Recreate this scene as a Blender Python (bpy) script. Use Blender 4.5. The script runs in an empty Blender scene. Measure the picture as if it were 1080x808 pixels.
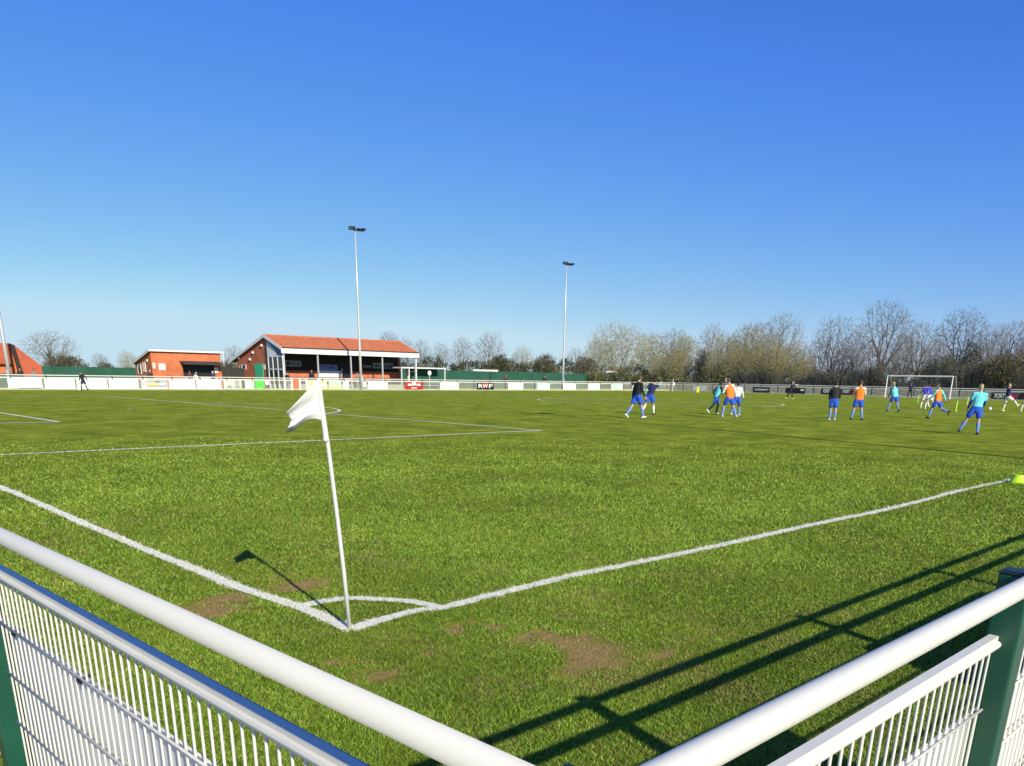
import bpy, bmesh, math, random
import numpy as np
from mathutils import Vector, Matrix
PI = math.pi
scene = bpy.context.scene
COL = scene.collection

# ------------------------------------------------------------------ camera
CX, CY, CH = -2.835, -4.477, 1.608
YAW, PITCH, ROLL, FPX, PY = 0.8000, 0.32067, 0.01655, 858.145, 682.69
F_ = Vector((math.cos(YAW)*math.cos(PITCH), math.sin(YAW)*math.cos(PITCH), -math.sin(PITCH)))
R_ = Vector((math.sin(YAW), -math.cos(YAW), 0))
U_ = R_.cross(F_)
c_, s_ = math.cos(ROLL), math.sin(ROLL)
Rc = R_*c_ + U_*s_
Uc = U_*c_ - R_*s_
cam_d = bpy.data.cameras.new('camera')
cam = bpy.data.objects.new('camera', cam_d); COL.objects.link(cam)
M = Matrix.Identity(4)
for i in range(3):
    M[i][0] = Rc[i]; M[i][1] = Uc[i]; M[i][2] = -F_[i]
M[0][3], M[1][3], M[2][3] = CX, CY, CH
cam.matrix_world = M
cam_d.sensor_width = 36; cam_d.sensor_fit = 'HORIZONTAL'
cam_d.lens = FPX/1080*36
cam_d.shift_y = (PY-404)/1080
cam_d.clip_start = 0.05; cam_d.clip_end = 6000
scene.camera = cam
CAM = Vector((CX, CY, CH))

# ------------------------------------------------------------------ light
SUN_AZ, SUN_EL = math.radians(74+180), math.radians(28.4)     # direction towards the sun
world = bpy.data.worlds.new('World'); scene.world = world
world.use_nodes = True
wn = world.node_tree.nodes; wl = world.node_tree.links
sky = wn.new('ShaderNodeTexSky'); sky.sky_type = 'NISHITA'; sky.sun_disc = False
sky.sun_elevation = SUN_EL
sky.sun_rotation = math.atan2(math.cos(SUN_AZ), math.sin(SUN_AZ))
sky.air_density = 1.0; sky.dust_density = 0.0; sky.ozone_density = 3.0; sky.altitude = 0
sp_ = wn.new('ShaderNodeSeparateColor'); cb_ = wn.new('ShaderNodeCombineColor'); wl.new(sky.outputs[0], sp_.inputs[0])
for i_, (a_, p_) in enumerate(((.306, 1.30), (.662, .995), (5.2, .16))):      # colour response of the photographed sky
    pw = wn.new('ShaderNodeMath'); pw.operation = 'POWER'; pw.inputs[1].default_value = p_; mn = wn.new('ShaderNodeMath'); mn.operation = 'MINIMUM'; mn.inputs[1].default_value = (8.0, 9.5, 16)[i_]; wl.new(sp_.outputs[i_], mn.inputs[0]); wl.new(mn.outputs[0], pw.inputs[0])
    ml = wn.new('ShaderNodeMath'); ml.operation = 'MULTIPLY'; ml.inputs[1].default_value = a_; wl.new(pw.outputs[0], ml.inputs[0]); 
    if i_ == 2:
        m2_ = wn.new('ShaderNodeMath'); m2_.operation = 'MULTIPLY'; m2_.inputs[1].default_value = 1.34; wl.new(sp_.outputs[2], m2_.inputs[0])
        m3_ = wn.new('ShaderNodeMath'); m3_.operation = 'MINIMUM'; wl.new(ml.outputs[0], m3_.inputs[0]); wl.new(m2_.outputs[0], m3_.inputs[1]); ml = m3_
    wl.new(ml.outputs[0], cb_.inputs[i_])
wl.new(cb_.outputs[0], wn['Background'].inputs['Color'])
wn['Background'].inputs['Strength'].default_value = 0.105
sd = bpy.data.lights.new('sun', 'SUN'); sd.energy = 5.0; sd.angle = math.radians(0.5); sd.color = (1, .925, .71)
sun = bpy.data.objects.new('sun', sd); COL.objects.link(sun)
sv = Vector((math.cos(SUN_AZ)*math.cos(SUN_EL), math.sin(SUN_AZ)*math.cos(SUN_EL), math.sin(SUN_EL)))
sun.rotation_euler = sv.to_track_quat('Z', 'Y').to_euler(); sun.location = (0, -20, 30)
scene.view_settings.view_transform = 'Standard'; scene.view_settings.look = 'None'
scene.view_settings.exposure = 0.2; scene.view_settings.gamma = 1
scene.render.engine = 'CYCLES'

# ------------------------------------------------------------------ photo point -> place in the world
def ray(q):
    a = q[0]-540; b = q[1]-PY
    u = a*c_ + b*s_; v = -a*s_ + b*c_
    return F_*FPX + R_*u - U_*v
def gz(q, z=0):
    d = ray(q); return CAM + d*((z-CH)/d.z)
def on_y(q, y):
    d = ray(q); return CAM + d*((y-CY)/d.y)
def on_x(q, x):
    d = ray(q); return CAM + d*((x-CX)/d.x)
def at_dist(q, dist):
    d = ray(q); return CAM + d*(dist/math.hypot(d.x, d.y))

# ------------------------------------------------------------------ materials
def mat(name, col, rough=.7, noise=0, nscale=8, bump=0, bscale=40, metal=0, spec=.5, col2=None, detail=4):
    m = bpy.data.materials.new(name); m.use_nodes = True
    nt = m.node_tree; n = nt.nodes; l = nt.links; b = n['Principled BSDF']
    b.inputs['Base Color'].default_value = (*col, 1); b.inputs['Roughness'].default_value = rough
    b.inputs['Metallic'].default_value = metal; b.inputs['Specular IOR Level'].default_value = spec
    if noise or bump or col2:
        tc = n.new('ShaderNodeTexCoord')
    if noise or col2:
        t = n.new('ShaderNodeTexNoise'); t.inputs['Scale'].default_value = nscale; t.inputs['Detail'].default_value = detail
        l.new(tc.outputs['Object'], t.inputs['Vector'])
        r = n.new('ShaderNodeMapRange'); r.inputs['From Min'].default_value = .3; r.inputs['From Max'].default_value = .7
        l.new(t.outputs['Fac'], r.inputs['Value'])
        mx = n.new('ShaderNodeMix'); mx.data_type = 'RGBA'
        a = col; c2 = col2 if col2 else tuple(x*(1-noise) for x in col)
        mx.inputs[6].default_value = (*a, 1); mx.inputs[7].default_value = (*c2, 1)
        l.new(r.outputs[0], mx.inputs[0]); l.new(mx.outputs[2], b.inputs['Base Color'])
    if bump:
        t2 = n.new('ShaderNodeTexNoise'); t2.inputs['Scale'].default_value = bscale; t2.inputs['Detail'].default_value = 3
        l.new(tc.outputs['Object'], t2.inputs['Vector'])
        bp = n.new('ShaderNodeBump'); bp.inputs['Strength'].default_value = bump; bp.inputs['Distance'].default_value = .01
        l.new(t2.outputs['Fac'], bp.inputs['Height']); l.new(bp.outputs[0], b.inputs['Normal'])
    return m
def brick_mat(name, c1, c2, mortar, scale=4.4):
    m = bpy.data.materials.new(name); m.use_nodes = True
    nt = m.node_tree; n = nt.nodes; l = nt.links; b = n['Principled BSDF']
    tc = n.new('ShaderNodeTexCoord'); mp = n.new('ShaderNodeMapping'); mp.inputs['Rotation'].default_value = (PI/2, 0, 0)
    sx = n.new('ShaderNodeSeparateXYZ'); cb = n.new('ShaderNodeCombineXYZ'); ad = n.new('ShaderNodeMath')
    l.new(tc.outputs['Object'], sx.inputs[0]); l.new(sx.outputs[0], ad.inputs[0]); l.new(sx.outputs[1], ad.inputs[1])
    l.new(ad.outputs[0], cb.inputs[0]); l.new(sx.outputs[2], cb.inputs[1])
    bt = n.new('ShaderNodeTexBrick'); bt.inputs['Scale'].default_value = scale
    bt.inputs['Color1'].default_value = (*c1, 1); bt.inputs['Color2'].default_value = (*c2, 1); bt.inputs['Mortar'].default_value = (*mortar, 1)
    bt.inputs['Mortar Size'].default_value = .015; bt.inputs['Brick Width'].default_value = .95; bt.inputs['Row Height'].default_value = .33
    l.new(cb.outputs[0], bt.inputs['Vector'])
    t = n.new('ShaderNodeTexNoise'); t.inputs['Scale'].default_value = .9; t.inputs['Detail'].default_value = 6
    l.new(tc.outputs['Object'], t.inputs['Vector'])
    mx = n.new('ShaderNodeMix'); mx.data_type = 'RGBA'; mx.blend_type = 'MULTIPLY'; mx.inputs[0].default_value = .55
    rp = n.new('ShaderNodeMapRange'); rp.inputs['From Min'].default_value = .35; rp.inputs['From Max'].default_value = .6; rp.inputs['To Min'].default_value = .55
    l.new(t.outputs['Fac'], rp.inputs['Value']); l.new(bt.outputs['Color'], mx.inputs[6]); l.new(rp.outputs[0], mx.inputs[7])
    l.new(mx.outputs[2], b.inputs['Base Color']); b.inputs['Roughness'].default_value = .9
    return m
def attr_mat(name, rough=.65, trans=.35, spec=.3):
    m = bpy.data.materials.new(name); m.use_nodes = True
    nt = m.node_tree; n = nt.nodes; l = nt.links; b = n['Principled BSDF']
    a = n.new('ShaderNodeAttribute'); a.attribute_name = 'tint'
    l.new(a.outputs['Color'], b.inputs['Base Color']); b.inputs['Roughness'].default_value = rough
    b.inputs['Specular IOR Level'].default_value = spec
    tr = n.new('ShaderNodeBsdfTranslucent'); l.new(a.outputs['Color'], tr.inputs['Color'])
    ms = n.new('ShaderNodeMixShader'); ms.inputs[0].default_value = trans
    l.new(b.outputs[0], ms.inputs[1]); l.new(tr.outputs[0], ms.inputs[2])
    l.new(ms.outputs[0], n['Material Output'].inputs['Surface'])
    return m

MT = {}
MT['rail'] = mat('white_rail', (.66, .65, .61), .40, noise=.03, nscale=3)
MT['wire'] = mat('white_wire', (.72, .70, .65), .42, noise=.06, nscale=10)
MT['green_post'] = mat('green_post', (.012, .085, .05), .32, noise=.2, nscale=5, bump=.06, bscale=60)
MT['cap'] = mat('dark_cap', (.012, .035, .032), .45, noise=.3, nscale=20)
MT['blue'] = mat('blue_strip', (.05, .13, .40), .45, noise=.1)
MT['board_back'] = mat('board_back', (.72, .73, .73), .5, noise=.08, nscale=3)
MT['white'] = mat('white_paint', (.8, .8, .79), .5, noise=.06, nscale=3)
MT['offwhite'] = mat('aged_white', (.66, .66, .62), .6, noise=.15, nscale=2)
MT['steel'] = mat('galvanised_steel', (.62, .64, .66), .45, noise=.12, nscale=3, metal=.35)
MT['flag'] = mat('flag_cloth', (.68, .68, .67), .8, noise=.04)
MT['pole'] = mat('flag_pole', (.68, .68, .67), .35, noise=.03)
MT['navy'] = mat('navy_housing', (.01, .012, .05), .4, noise=.2)
MT['lamp_glass'] = mat('lamp_glass', (.25, .27, .35), .15)
MT['brick'] = brick_mat('red_brick', (.60, .16, .075), (.48, .12, .055), (.45, .28, .18))
MT['brick_hut'] = brick_mat('orange_brick', (.70, .19, .075), (.56, .15, .06), (.48, .26, .16))
MT['brick_low'] = brick_mat('orange_brick_low', (.72, .20, .09), (.64, .17, .08), (.55, .3, .2))
MT['tile'] = mat('roof_tile', (.62, .19, .075), .8, nscale=2.2, col2=(.45, .125, .05), bump=.5, bscale=12)
MT['tile_l'] = mat('orange_tile', (.50, .11, .055), .8, nscale=2.2, col2=(.40, .085, .04), bump=.4, bscale=12)
MT['timber_dark'] = mat('dark_cladding', (.035, .022, .02), .8, noise=.4, nscale=3)
MT['grey_dark'] = mat('dark_grey', (.05, .05, .052), .7, noise=.3, nscale=3)
MT['soffit'] = mat('grey_blue_soffit', (.16, .21, .32), .7, noise=.1)
MT['glass'] = mat('dark_glass', (.02, .025, .03), .08)
MT['door_green'] = mat('green_door', (.06, .52, .26), .5, noise=.08)
MT['net_green'] = mat('green_windbreak', (.018, .10, .068), .85, noise=.3, nscale=.6, bump=.3, bscale=6)
MT['fence_dark'] = mat('dark_timber', (.045, .045, .042), .9, noise=.4, nscale=4)
MT['concrete'] = mat('concrete', (.42, .40, .36), .9, noise=.25, nscale=2, bump=.2, bscale=30)
MT['kerbc'] = mat('pale_concrete', (.52, .51, .38), .9, noise=.25, nscale=1.5)
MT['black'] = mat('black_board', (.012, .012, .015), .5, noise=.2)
MT['red'] = mat('red_board', (.50, .02, .02), .5, noise=.15)
MT['purple'] = mat('purple_board', (.14, .03, .18), .5, noise=.15)
MT['dkred'] = mat('dark_red_board', (.20, .012, .012), .5, noise=.15)
MT['yellowgreen'] = mat('yellow_green_board', (.68, .70, .34), .6, noise=.2, nscale=1.2)
MT['palegreen'] = mat('pale_green_board', (.55, .74, .62), .6, noise=.15, nscale=1.2)
MT['brightgreen'] = mat('bright_green_board', (.12, .62, .10), .5, noise=.1)
MT['cyanboard'] = mat('pale_cyan_board', (.62, .78, .80), .6, noise=.15, nscale=2)
MT['letter_w'] = mat('white_letters', (.8, .8, .8), .5, noise=.03)
MT['letter_k'] = mat('dark_letters', (.06, .06, .07), .5, noise=.03)
MT['letter_g'] = mat('grey_letters', (.45, .47, .5), .5, noise=.03)
MT['letter_y'] = mat('yellow_letters', (.72, .62, .22), .5, noise=.03)
MT['bluebanner'] = mat('blue_banner', (.20, .23, .62), .6, noise=.2)
MT['fluor'] = mat('fluorescent_plastic', (.50, .80, .03), .45, noise=.06)
MT['yellow'] = mat('yellow_plastic', (.75, .60, .05), .5, noise=.06)
MT['bark_pale'] = mat('pale_bark', (.26, .22, .16), .9, noise=.35, nscale=1.5)
MT['bark'] = mat('grey_bark', (.17, .15, .125), .9, noise=.35, nscale=1.5)
MT['bark_dark'] = mat('dark_bark', (.065, .055, .05), .9, noise=.35, nscale=1.5)
MT['twig_pale'] = mat('pale_twigs', (.42, .37, .23), .9, nscale=.8, col2=(.26, .23, .12))
MT['twig'] = mat('grey_twigs', (.23, .205, .17), .9, nscale=.8, col2=(.13, .118, .10))
MT['twig_dark'] = mat('dark_twigs', (.11, .10, .105), .9, nscale=.8, col2=(.07, .065, .07))
MT['bud'] = attr_mat('budding_leaves', .8, .3, .2)

# ------------------------------------------------------------------ helpers
def link(name, me, m=None, parent=None):
    o = bpy.data.objects.new(name, me); COL.objects.link(o)
    if m is not None: me.materials.append(m)
    if parent is not None: o.parent = parent
    return o
def tag(o, label=None, cat=None, group=None, kind=None):
    if label: o['label'] = label
    if cat: o['category'] = cat
    if group: o['group'] = group
    if kind: o['kind'] = kind
    return o
def thing(name, label, cat, loc=(0, 0, 0), rz=0, group=None):
    o = bpy.data.objects.new(name, None); COL.objects.link(o)
    o.location = loc; o.rotation_euler = (0, 0, rz); o.empty_display_size = .2
    return tag(o, label, cat, group)

class MB:
    def __init__(s): s.v = []; s.f = []
    def quad(s, *p):
        i = len(s.v); s.v += [tuple(q) for q in p]; s.f.append(tuple(range(i, i+len(p)))); return s
    def box(s, x0, x1, y0, y1, z0, z1):
        i = len(s.v)
        s.v += [(x0,y0,z0),(x1,y0,z0),(x1,y1,z0),(x0,y1,z0),(x0,y0,z1),(x1,y0,z1),(x1,y1,z1),(x0,y1,z1)]
        for a in ((0,3,2,1),(4,5,6,7),(0,1,5,4),(1,2,6,5),(2,3,7,6),(3,0,4,7)): s.f.append(tuple(i+k for k in a))
        return s
    def prism(s, poly, axis, a, b):
        # poly in the two other axes, extruded along axis from a to b
        def P(p, t):
            return (t, p[0], p[1]) if axis == 'x' else ((p[0], t, p[1]) if axis == 'y' else (p[0], p[1], t))
        n = len(poly); i = len(s.v)
        s.v += [P(p, a) for p in poly] + [P(p, b) for p in poly]
        s.f.append(tuple(i+k for k in range(n))[::-1]); s.f.append(tuple(i+n+k for k in range(n)))
        for k in range(n): s.f.append((i+k, i+(k+1) % n, i+n+(k+1) % n, i+n+k))
        return s
    def tube(s, pts, rad, n=8, cap=True, sec=None, xdir=None):
        pts = [Vector(p) for p in pts]
        if not hasattr(rad, '__len__'): rad = [rad]*len(pts)
        base = len(s.v); prev = None
        for k, p in enumerate(pts):
            d = (pts[min(k+1, len(pts)-1)] - pts[max(k-1, 0)])
            if d.length < 1e-9: d = Vector((0, 0, 1))
            d.normalize()
            if xdir is not None: x = Vector(xdir)
            elif prev is None: x = Vector((0, 0, 1)) if abs(d.z) < .9 else Vector((1, 0, 0))
            else: x = prev
            x = x - d*x.dot(d)
            if x.length < 1e-6: x = d.orthogonal()
            x.normalize(); prev = x
            y = d.cross(x); r = rad[k]
            ra, rb = r if hasattr(r, '__len__') else (r, r)
            for j in range(n):
                a = 2*PI*j/n
                s.v.append(tuple(p + x*(math.cos(a)*ra) + y*(math.sin(a)*rb)))
        for k in range(len(pts)-1):
            for j in range(n):
                a = base+k*n+j; b = base+k*n+(j+1) % n
                s.f.append((a, b, b+n, a+n))
        if cap:
            s.f.append(tuple(base+j for j in range(n))[::-1])
            e = base+(len(pts)-1)*n; s.f.append(tuple(e+j for j in range(n)))
        return s
    def ball(s, c, r, n=10, m=7, sc=(1, 1, 1)):
        pts = []; rad = []
        for k in range(m+1):
            t = PI*k/m
            pts.append((c[0], c[1], c[2]-math.cos(t)*r*sc[2])); q = max(math.sin(t), .02)*r
            rad.append((q*sc[0], q*sc[1]))
        return s.tube(pts, rad, n, xdir=(1, 0, 0))
    def mesh(s, name, smooth=False):
        me = bpy.data.meshes.new(name); me.from_pydata(s.v, [], s.f); me.update()
        if smooth: me.polygons.foreach_set('use_smooth', [True]*len(me.polygons))
        return me
    def build(s, name, m, parent=None, smooth=False, bevel=0):
        o = link(name, s.mesh(name, smooth), m, parent)
        if bevel:
            bv = o.modifiers.new('bevel', 'BEVEL'); bv.width = bevel; bv.segments = 2; bv.limit_method = 'ANGLE'
        return o
def copy_tree(o, parent=None):
    c = o.copy(); COL.objects.link(c); c.parent = parent
    for ch in list(o.children): copy_tree(ch, c)
    return c
def text_obj(word, size, m, parent, loc, rot, width=None, shear=0, bold=.012, name='lettering'):
    cu = bpy.data.curves.new('t', 'FONT'); cu.body = word; cu.size = size; cu.extrude = .008; cu.offset = bold*size
    cu.shear = shear; cu.align_x = 'CENTER'; cu.align_y = 'CENTER'
    to = bpy.data.objects.new('t', cu); COL.objects.link(to)
    dg = bpy.context.evaluated_depsgraph_get()
    me = bpy.data.meshes.new_from_object(to.evaluated_get(dg))
    w = to.dimensions.x
    bpy.data.objects.remove(to); bpy.data.curves.remove(cu)
    me.materials.clear()
    o = link(name, me, m, parent); o.location = loc; o.rotation_euler = rot
    if width and w > 0: o.scale = (width/w, 1, 1)
    return o

# ------------------------------------------------------------------ ground
NZ = [(.82, -.97, .20, .13), (.90, -1.16, .22, .15), (.84, -1.38, .24, .18), (.70, -1.56, .22, .16), (.56, -1.60, .14, .12), (.52, -.50, .15, .09), (.76, -.62, .10, .06),
      (-.36, -.88, .12, .07), (-.50, 1.0, .25, .21), (-.25, 1.25, .22, .15), (.36, 1.25, .24, .16), (-.46, -.50, .1, .06), (1.15, -1.72, .12, .06), (.15, -1.55, .06, .04), (.1, -.75, .06, .05)]
def hash2(ix, iy):
    h = np.sin(ix*127.1+iy*311.7)*43758.5453; return h-np.floor(h)
def vnoise(x, y):
    ix = np.floor(x); iy = np.floor(y); fx = x-ix; fy = y-iy; fx = fx*fx*(3-2*fx); fy = fy*fy*(3-2*fy)
    return (hash2(ix, iy)*(1-fx)+hash2(ix+1, iy)*fx)*(1-fy)+(hash2(ix, iy+1)*(1-fx)+hash2(ix+1, iy+1)*fx)*fy
def soil_mask(x, y):
    m = np.zeros_like(x); nx = (vnoise(x*5, y*5)-.5)*.30+(vnoise(x*23, y*23)-.5)*.12; ny = (vnoise(x*5+50, y*5)-.5)*.30+(vnoise(x*23+9, y*23)-.5)*.09
    for (a, b, ra, rb) in NZ:
        d = np.sqrt(((x+nx-a)/ra)**2+((y+ny-b)/rb)**2); m = np.maximum(m, np.clip((1.25-d)/.5, 0, 1))
    return m
def grass_ground():
    m = bpy.data.materials.new('grass_ground'); m.use_nodes = True
    nt = m.node_tree; n = nt.nodes; l = nt.links; b = n['Principled BSDF']
    tc = n.new('ShaderNodeTexCoord')
    def noise(sc, det=5, vec=None, rough=.6):
        t = n.new('ShaderNodeTexNoise'); t.inputs['Scale'].default_value = sc; t.inputs['Detail'].default_value = det; t.inputs['Roughness'].default_value = rough
        l.new(vec or tc.outputs['Object'], t.inputs['Vector']); return t.outputs['Fac']
    def rng(v, a, c, d=0, e=1):
        r = n.new('ShaderNodeMapRange'); r.inputs['From Min'].default_value = a; r.inputs['From Max'].default_value = c
        r.inputs['To Min'].default_value = d; r.inputs['To Max'].default_value = e; l.new(v, r.inputs['Value']); return r.outputs[0]
    def mix(f, a, c, bt='MIX'):
        x = n.new('ShaderNodeMix'); x.data_type = 'RGBA'; x.blend_type = bt
        for i, v in ((0, f), (6, a), (7, c)):
            if isinstance(v, tuple): x.inputs[i].default_value = (*v, 1)
            elif isinstance(v, float): x.inputs[i].default_value = v
            else: l.new(v, x.inputs[i])
        return x.outputs[2]
    fine = noise(55, 6, rough=.75); med = noise(2.2, 6); big = noise(.11, 4); tuft = noise(14, 5, rough=.7)
    c1 = mix(rng(fine, .3, .7), (.10, .155, .012), (.92, 1.0, .09))
    c2 = mix(rng(med, .35, .68), c1, (.60, .62, .07)); 
    c3 = mix(rng(med, .3, .6, .45, 0), c2, (.16, .225, .012))
    c4 = mix(rng(big, .35, .65, 0, .45), c3, (.38, .45, .05))
    c5 = mix(rng(tuft, .35, .65, .45, 1.0), (0, 0, 0), c4)
    strk = noise(.75, 5, rough=.72); c4 = mix(rng(strk, .36, .62, .75, 0), c4, (.085, .145, .004))
    c4 = mix(rng(noise(3.2, 6, rough=.8), .40, .60, .5, 0), c4, (.14, .21, .014))
    c5 = mix(rng(tuft, .35, .65, .0, 1.0), mix(.45, c4, (.05, .08, .012)), c4)
    # trodden soil by the corner: patches that belong to the ground
    sx = n.new('ShaderNodeSeparateXYZ'); l.new(tc.outputs['Object'], sx.inputs[0])
    def math_(op, a, c):
        x = n.new('ShaderNodeMath'); x.operation = op
        for i, v in ((0, a), (1, c)):
            if isinstance(v, (int, float)): x.inputs[i].default_value = v
            else: l.new(v, x.inputs[i])
        return x.outputs[0]
    wob = noise(6.5, 8, rough=.75)
    tot = None
    for (px, py, ra, rb) in NZ:
        dx = math_('DIVIDE', math_('SUBTRACT', sx.outputs[0], px), ra); dy = math_('DIVIDE', math_('SUBTRACT', sx.outputs[1], py), rb)
        d = math_('SQRT', math_('ADD', math_('MULTIPLY', dx, dx), math_('MULTIPLY', dy, dy)), 0)
        d = math_('ADD', d, math_('MULTIPLY', math_('SUBTRACT', wob, .5), 3.2))
        v = rng(d, 1.25, .45)
        tot = v if tot is None else math_('MAXIMUM', tot, v)
    soil = mix(rng(noise(75, 6, rough=.8), .35, .65), (.20, .13, .045), (.60, .43, .18))
    c6 = mix(tot, c5, soil)
    l.new(c6, b.inputs['Base Color'])
    b.inputs['Roughness'].default_value = 1; b.inputs['Specular IOR Level'].default_value = .03
    bp = n.new('ShaderNodeBump'); bp.inputs['Strength'].default_value = 1; bp.inputs['Distance'].default_value = .03
    h = math_('ADD', math_('MULTIPLY', fine, .55), math_('MULTIPLY', noise(130, 3), .3)); h = math_('ADD', h, math_('MULTIPLY', tuft, .8))
    l.new(h, bp.inputs['Height']); l.new(bp.outputs[0], b.inputs['Normal'])
    return m
g = MB().quad((-2500, -2500, 0), (2500, -2500, 0), (2500, 2500, 0), (-2500, 2500, 0)).build('ground', grass_ground())
tag(g, kind='structure')

# pitch markings
PW, PL = 68.8, 100.0
LINES = []      # polylines with half width .05
def seg(a, b, st=.5):
    n = max(2, int(math.hypot(b[0]-a[0], b[1]-a[1])/st)); return [(a[0]+(b[0]-a[0])*i/n, a[1]+(b[1]-a[1])*i/n) for i in range(n+1)]
def arc(c, r, a0, a1, n=48): return [(c[0]+r*math.cos(a0+(a1-a0)*i/n), c[1]+r*math.sin(a0+(a1-a0)*i/n)) for i in range(n+1)]
TL = [tuple(gz(q).xy) for q in ((370, 663.5), (406.7, 652.6), (443.7, 643.6), (466, 641.5), (488, 636), (532.6, 624.8), (569.6, 615.6), (614, 605.2), (666, 595), (740, 579.6), (784, 570), (855, 554), (911, 542.8), (960, 531.5), (1016.7, 516.6))]
GLN = [tuple(gz(q).xy) for q in ((368, 663.5), (337.8, 649.5), (316.7, 640.7), (295.6, 634), (246.3, 617.5), (211, 602.7), (169, 586), (126.7, 568.4), (84.4, 550.6), (42, 531.5), (0, 513.6))]
AR = [tuple(gz(q).xy) for q in ((314, 640.5), (334, 636), (352, 633.2), (369.6, 631.4), (399, 632.4), (429, 634.4), (451, 638), (464, 641.3))]
def sm(P, k=4):
    o = []
    for i in range(len(P)-1):
        a, b, c, d = P[max(i-1, 0)], P[i], P[i+1], P[min(i+2, len(P)-1)]
        for j in range(k):
            t = j/k; o.append(tuple(.5*((2*b[n])+(-a[n]+c[n])*t+(2*a[n]-5*b[n]+4*c[n]-d[n])*t*t+(-a[n]+3*b[n]-3*c[n]+d[n])*t**3) for n in (0, 1)))
    return o+[P[-1]]
TL, GLN, AR = sm(TL), sm(GLN), sm(AR)
LINES += [TL+seg((14.6, -.02), (PL, 0)), seg((0, PW), (PL, PW)), GLN+seg((0, GLN[-1][1]+.6), (0, PW)), AR, seg((PL, 0), (PL, PW)), seg((PL/2, 0), (PL/2, PW))]
LINES.append(arc((PL/2, PW/2), 9.15, 0, 2*PI, 90))
for ex, sg in ((0, 1), (PL, -1)):
    for d, h in ((16.5, 20.16), (5.5, 9.16)):
        a = (ex, PW/2-h); b2 = (ex+sg*d, PW/2-h); c2 = (ex+sg*d, PW/2+h); d2 = (ex, PW/2+h)
        LINES += [seg(a, b2), seg(b2, c2), seg(c2, d2)]
    LINES.append(arc((ex+sg*11, PW/2), 9.15, -.925+(0 if sg > 0 else PI), .925+(0 if sg > 0 else PI)))
LINES += [arc((PL, 0), .9, PI/2, PI, 12), arc((PL, PW), .9, PI, 1.5*PI, 12), arc((0, PW), .9, -PI/2, 0, 12)]
mk = MB(); rnd = random.Random(4)
for li, L in enumerate(LINES):
    w = .055 if Vector(L[0]).length < 3 else .065
    for i in range(len(L)-1):
        a = Vector((*L[i], 0)); b2 = Vector((*L[i+1], 0)); d = (b2-a).normalized(); nn = Vector((-d.y, d.x, 0))*w
        z = Vector((0, 0, .004+li*.00012))
        mk.quad(a-nn+z, b2-nn+z, b2+nn+z, a+nn+z)
for sp in ((11, PW/2), (PL-11, PW/2), (PL/2, PW/2)):
    mk.quad(*[(sp[0]+.13*math.cos(2*PI*k/12), sp[1]+.13*math.sin(2*PI*k/12), .008) for k in range(12)])
def line_mat():
    m = bpy.data.materials.new('line_paint'); m.use_nodes = True
    nt = m.node_tree; n = nt.nodes; l = nt.links; b = n['Principled BSDF']
    b.inputs['Base Color'].default_value = (.84, .82, .72, 1); b.inputs['Roughness'].default_value = .9
    tc = n.new('ShaderNodeTexCoord')
    t = n.new('ShaderNodeTexNoise'); t.inputs['Scale'].default_value = 26; t.inputs['Detail'].default_value = 6; t.inputs['Roughness'].default_value = .75
    l.new(tc.outputs['Object'], t.inputs['Vector'])
    t3 = n.new('ShaderNodeTexNoise'); t3.inputs['Scale'].default_value = .7; l.new(tc.outputs['Object'], t3.inputs['Vector'])
    ad = n.new('ShaderNodeMath'); ad.operation = 'ADD'; l.new(t.outputs['Fac'], ad.inputs[0])
    sc = n.new('ShaderNodeMath'); sc.operation = 'MULTIPLY'; sc.inputs[1].default_value = .5; l.new(t3.outputs['Fac'], sc.inputs[0]); l.new(sc.outputs[0], ad.inputs[1])
    r = n.new('ShaderNodeMapRange'); r.inputs['From Min'].default_value = .48; r.inputs['From Max'].default_value = .64; r.inputs['To Max'].default_value = .95
    l.new(ad.outputs[0], r.inputs['Value'])
    tr = n.new('ShaderNodeBsdfTransparent'); ms = n.new('ShaderNodeMixShader')
    l.new(r.outputs[0], ms.inputs[0]); l.new(tr.outputs[0], ms.inputs[1]); l.new(b.outputs[0], ms.inputs[2])
    l.new(ms.outputs[0], n['Material Output'].inputs['Surface'])
    return m
tag(mk.build('pitch_markings', line_mat()), kind='structure')

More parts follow.
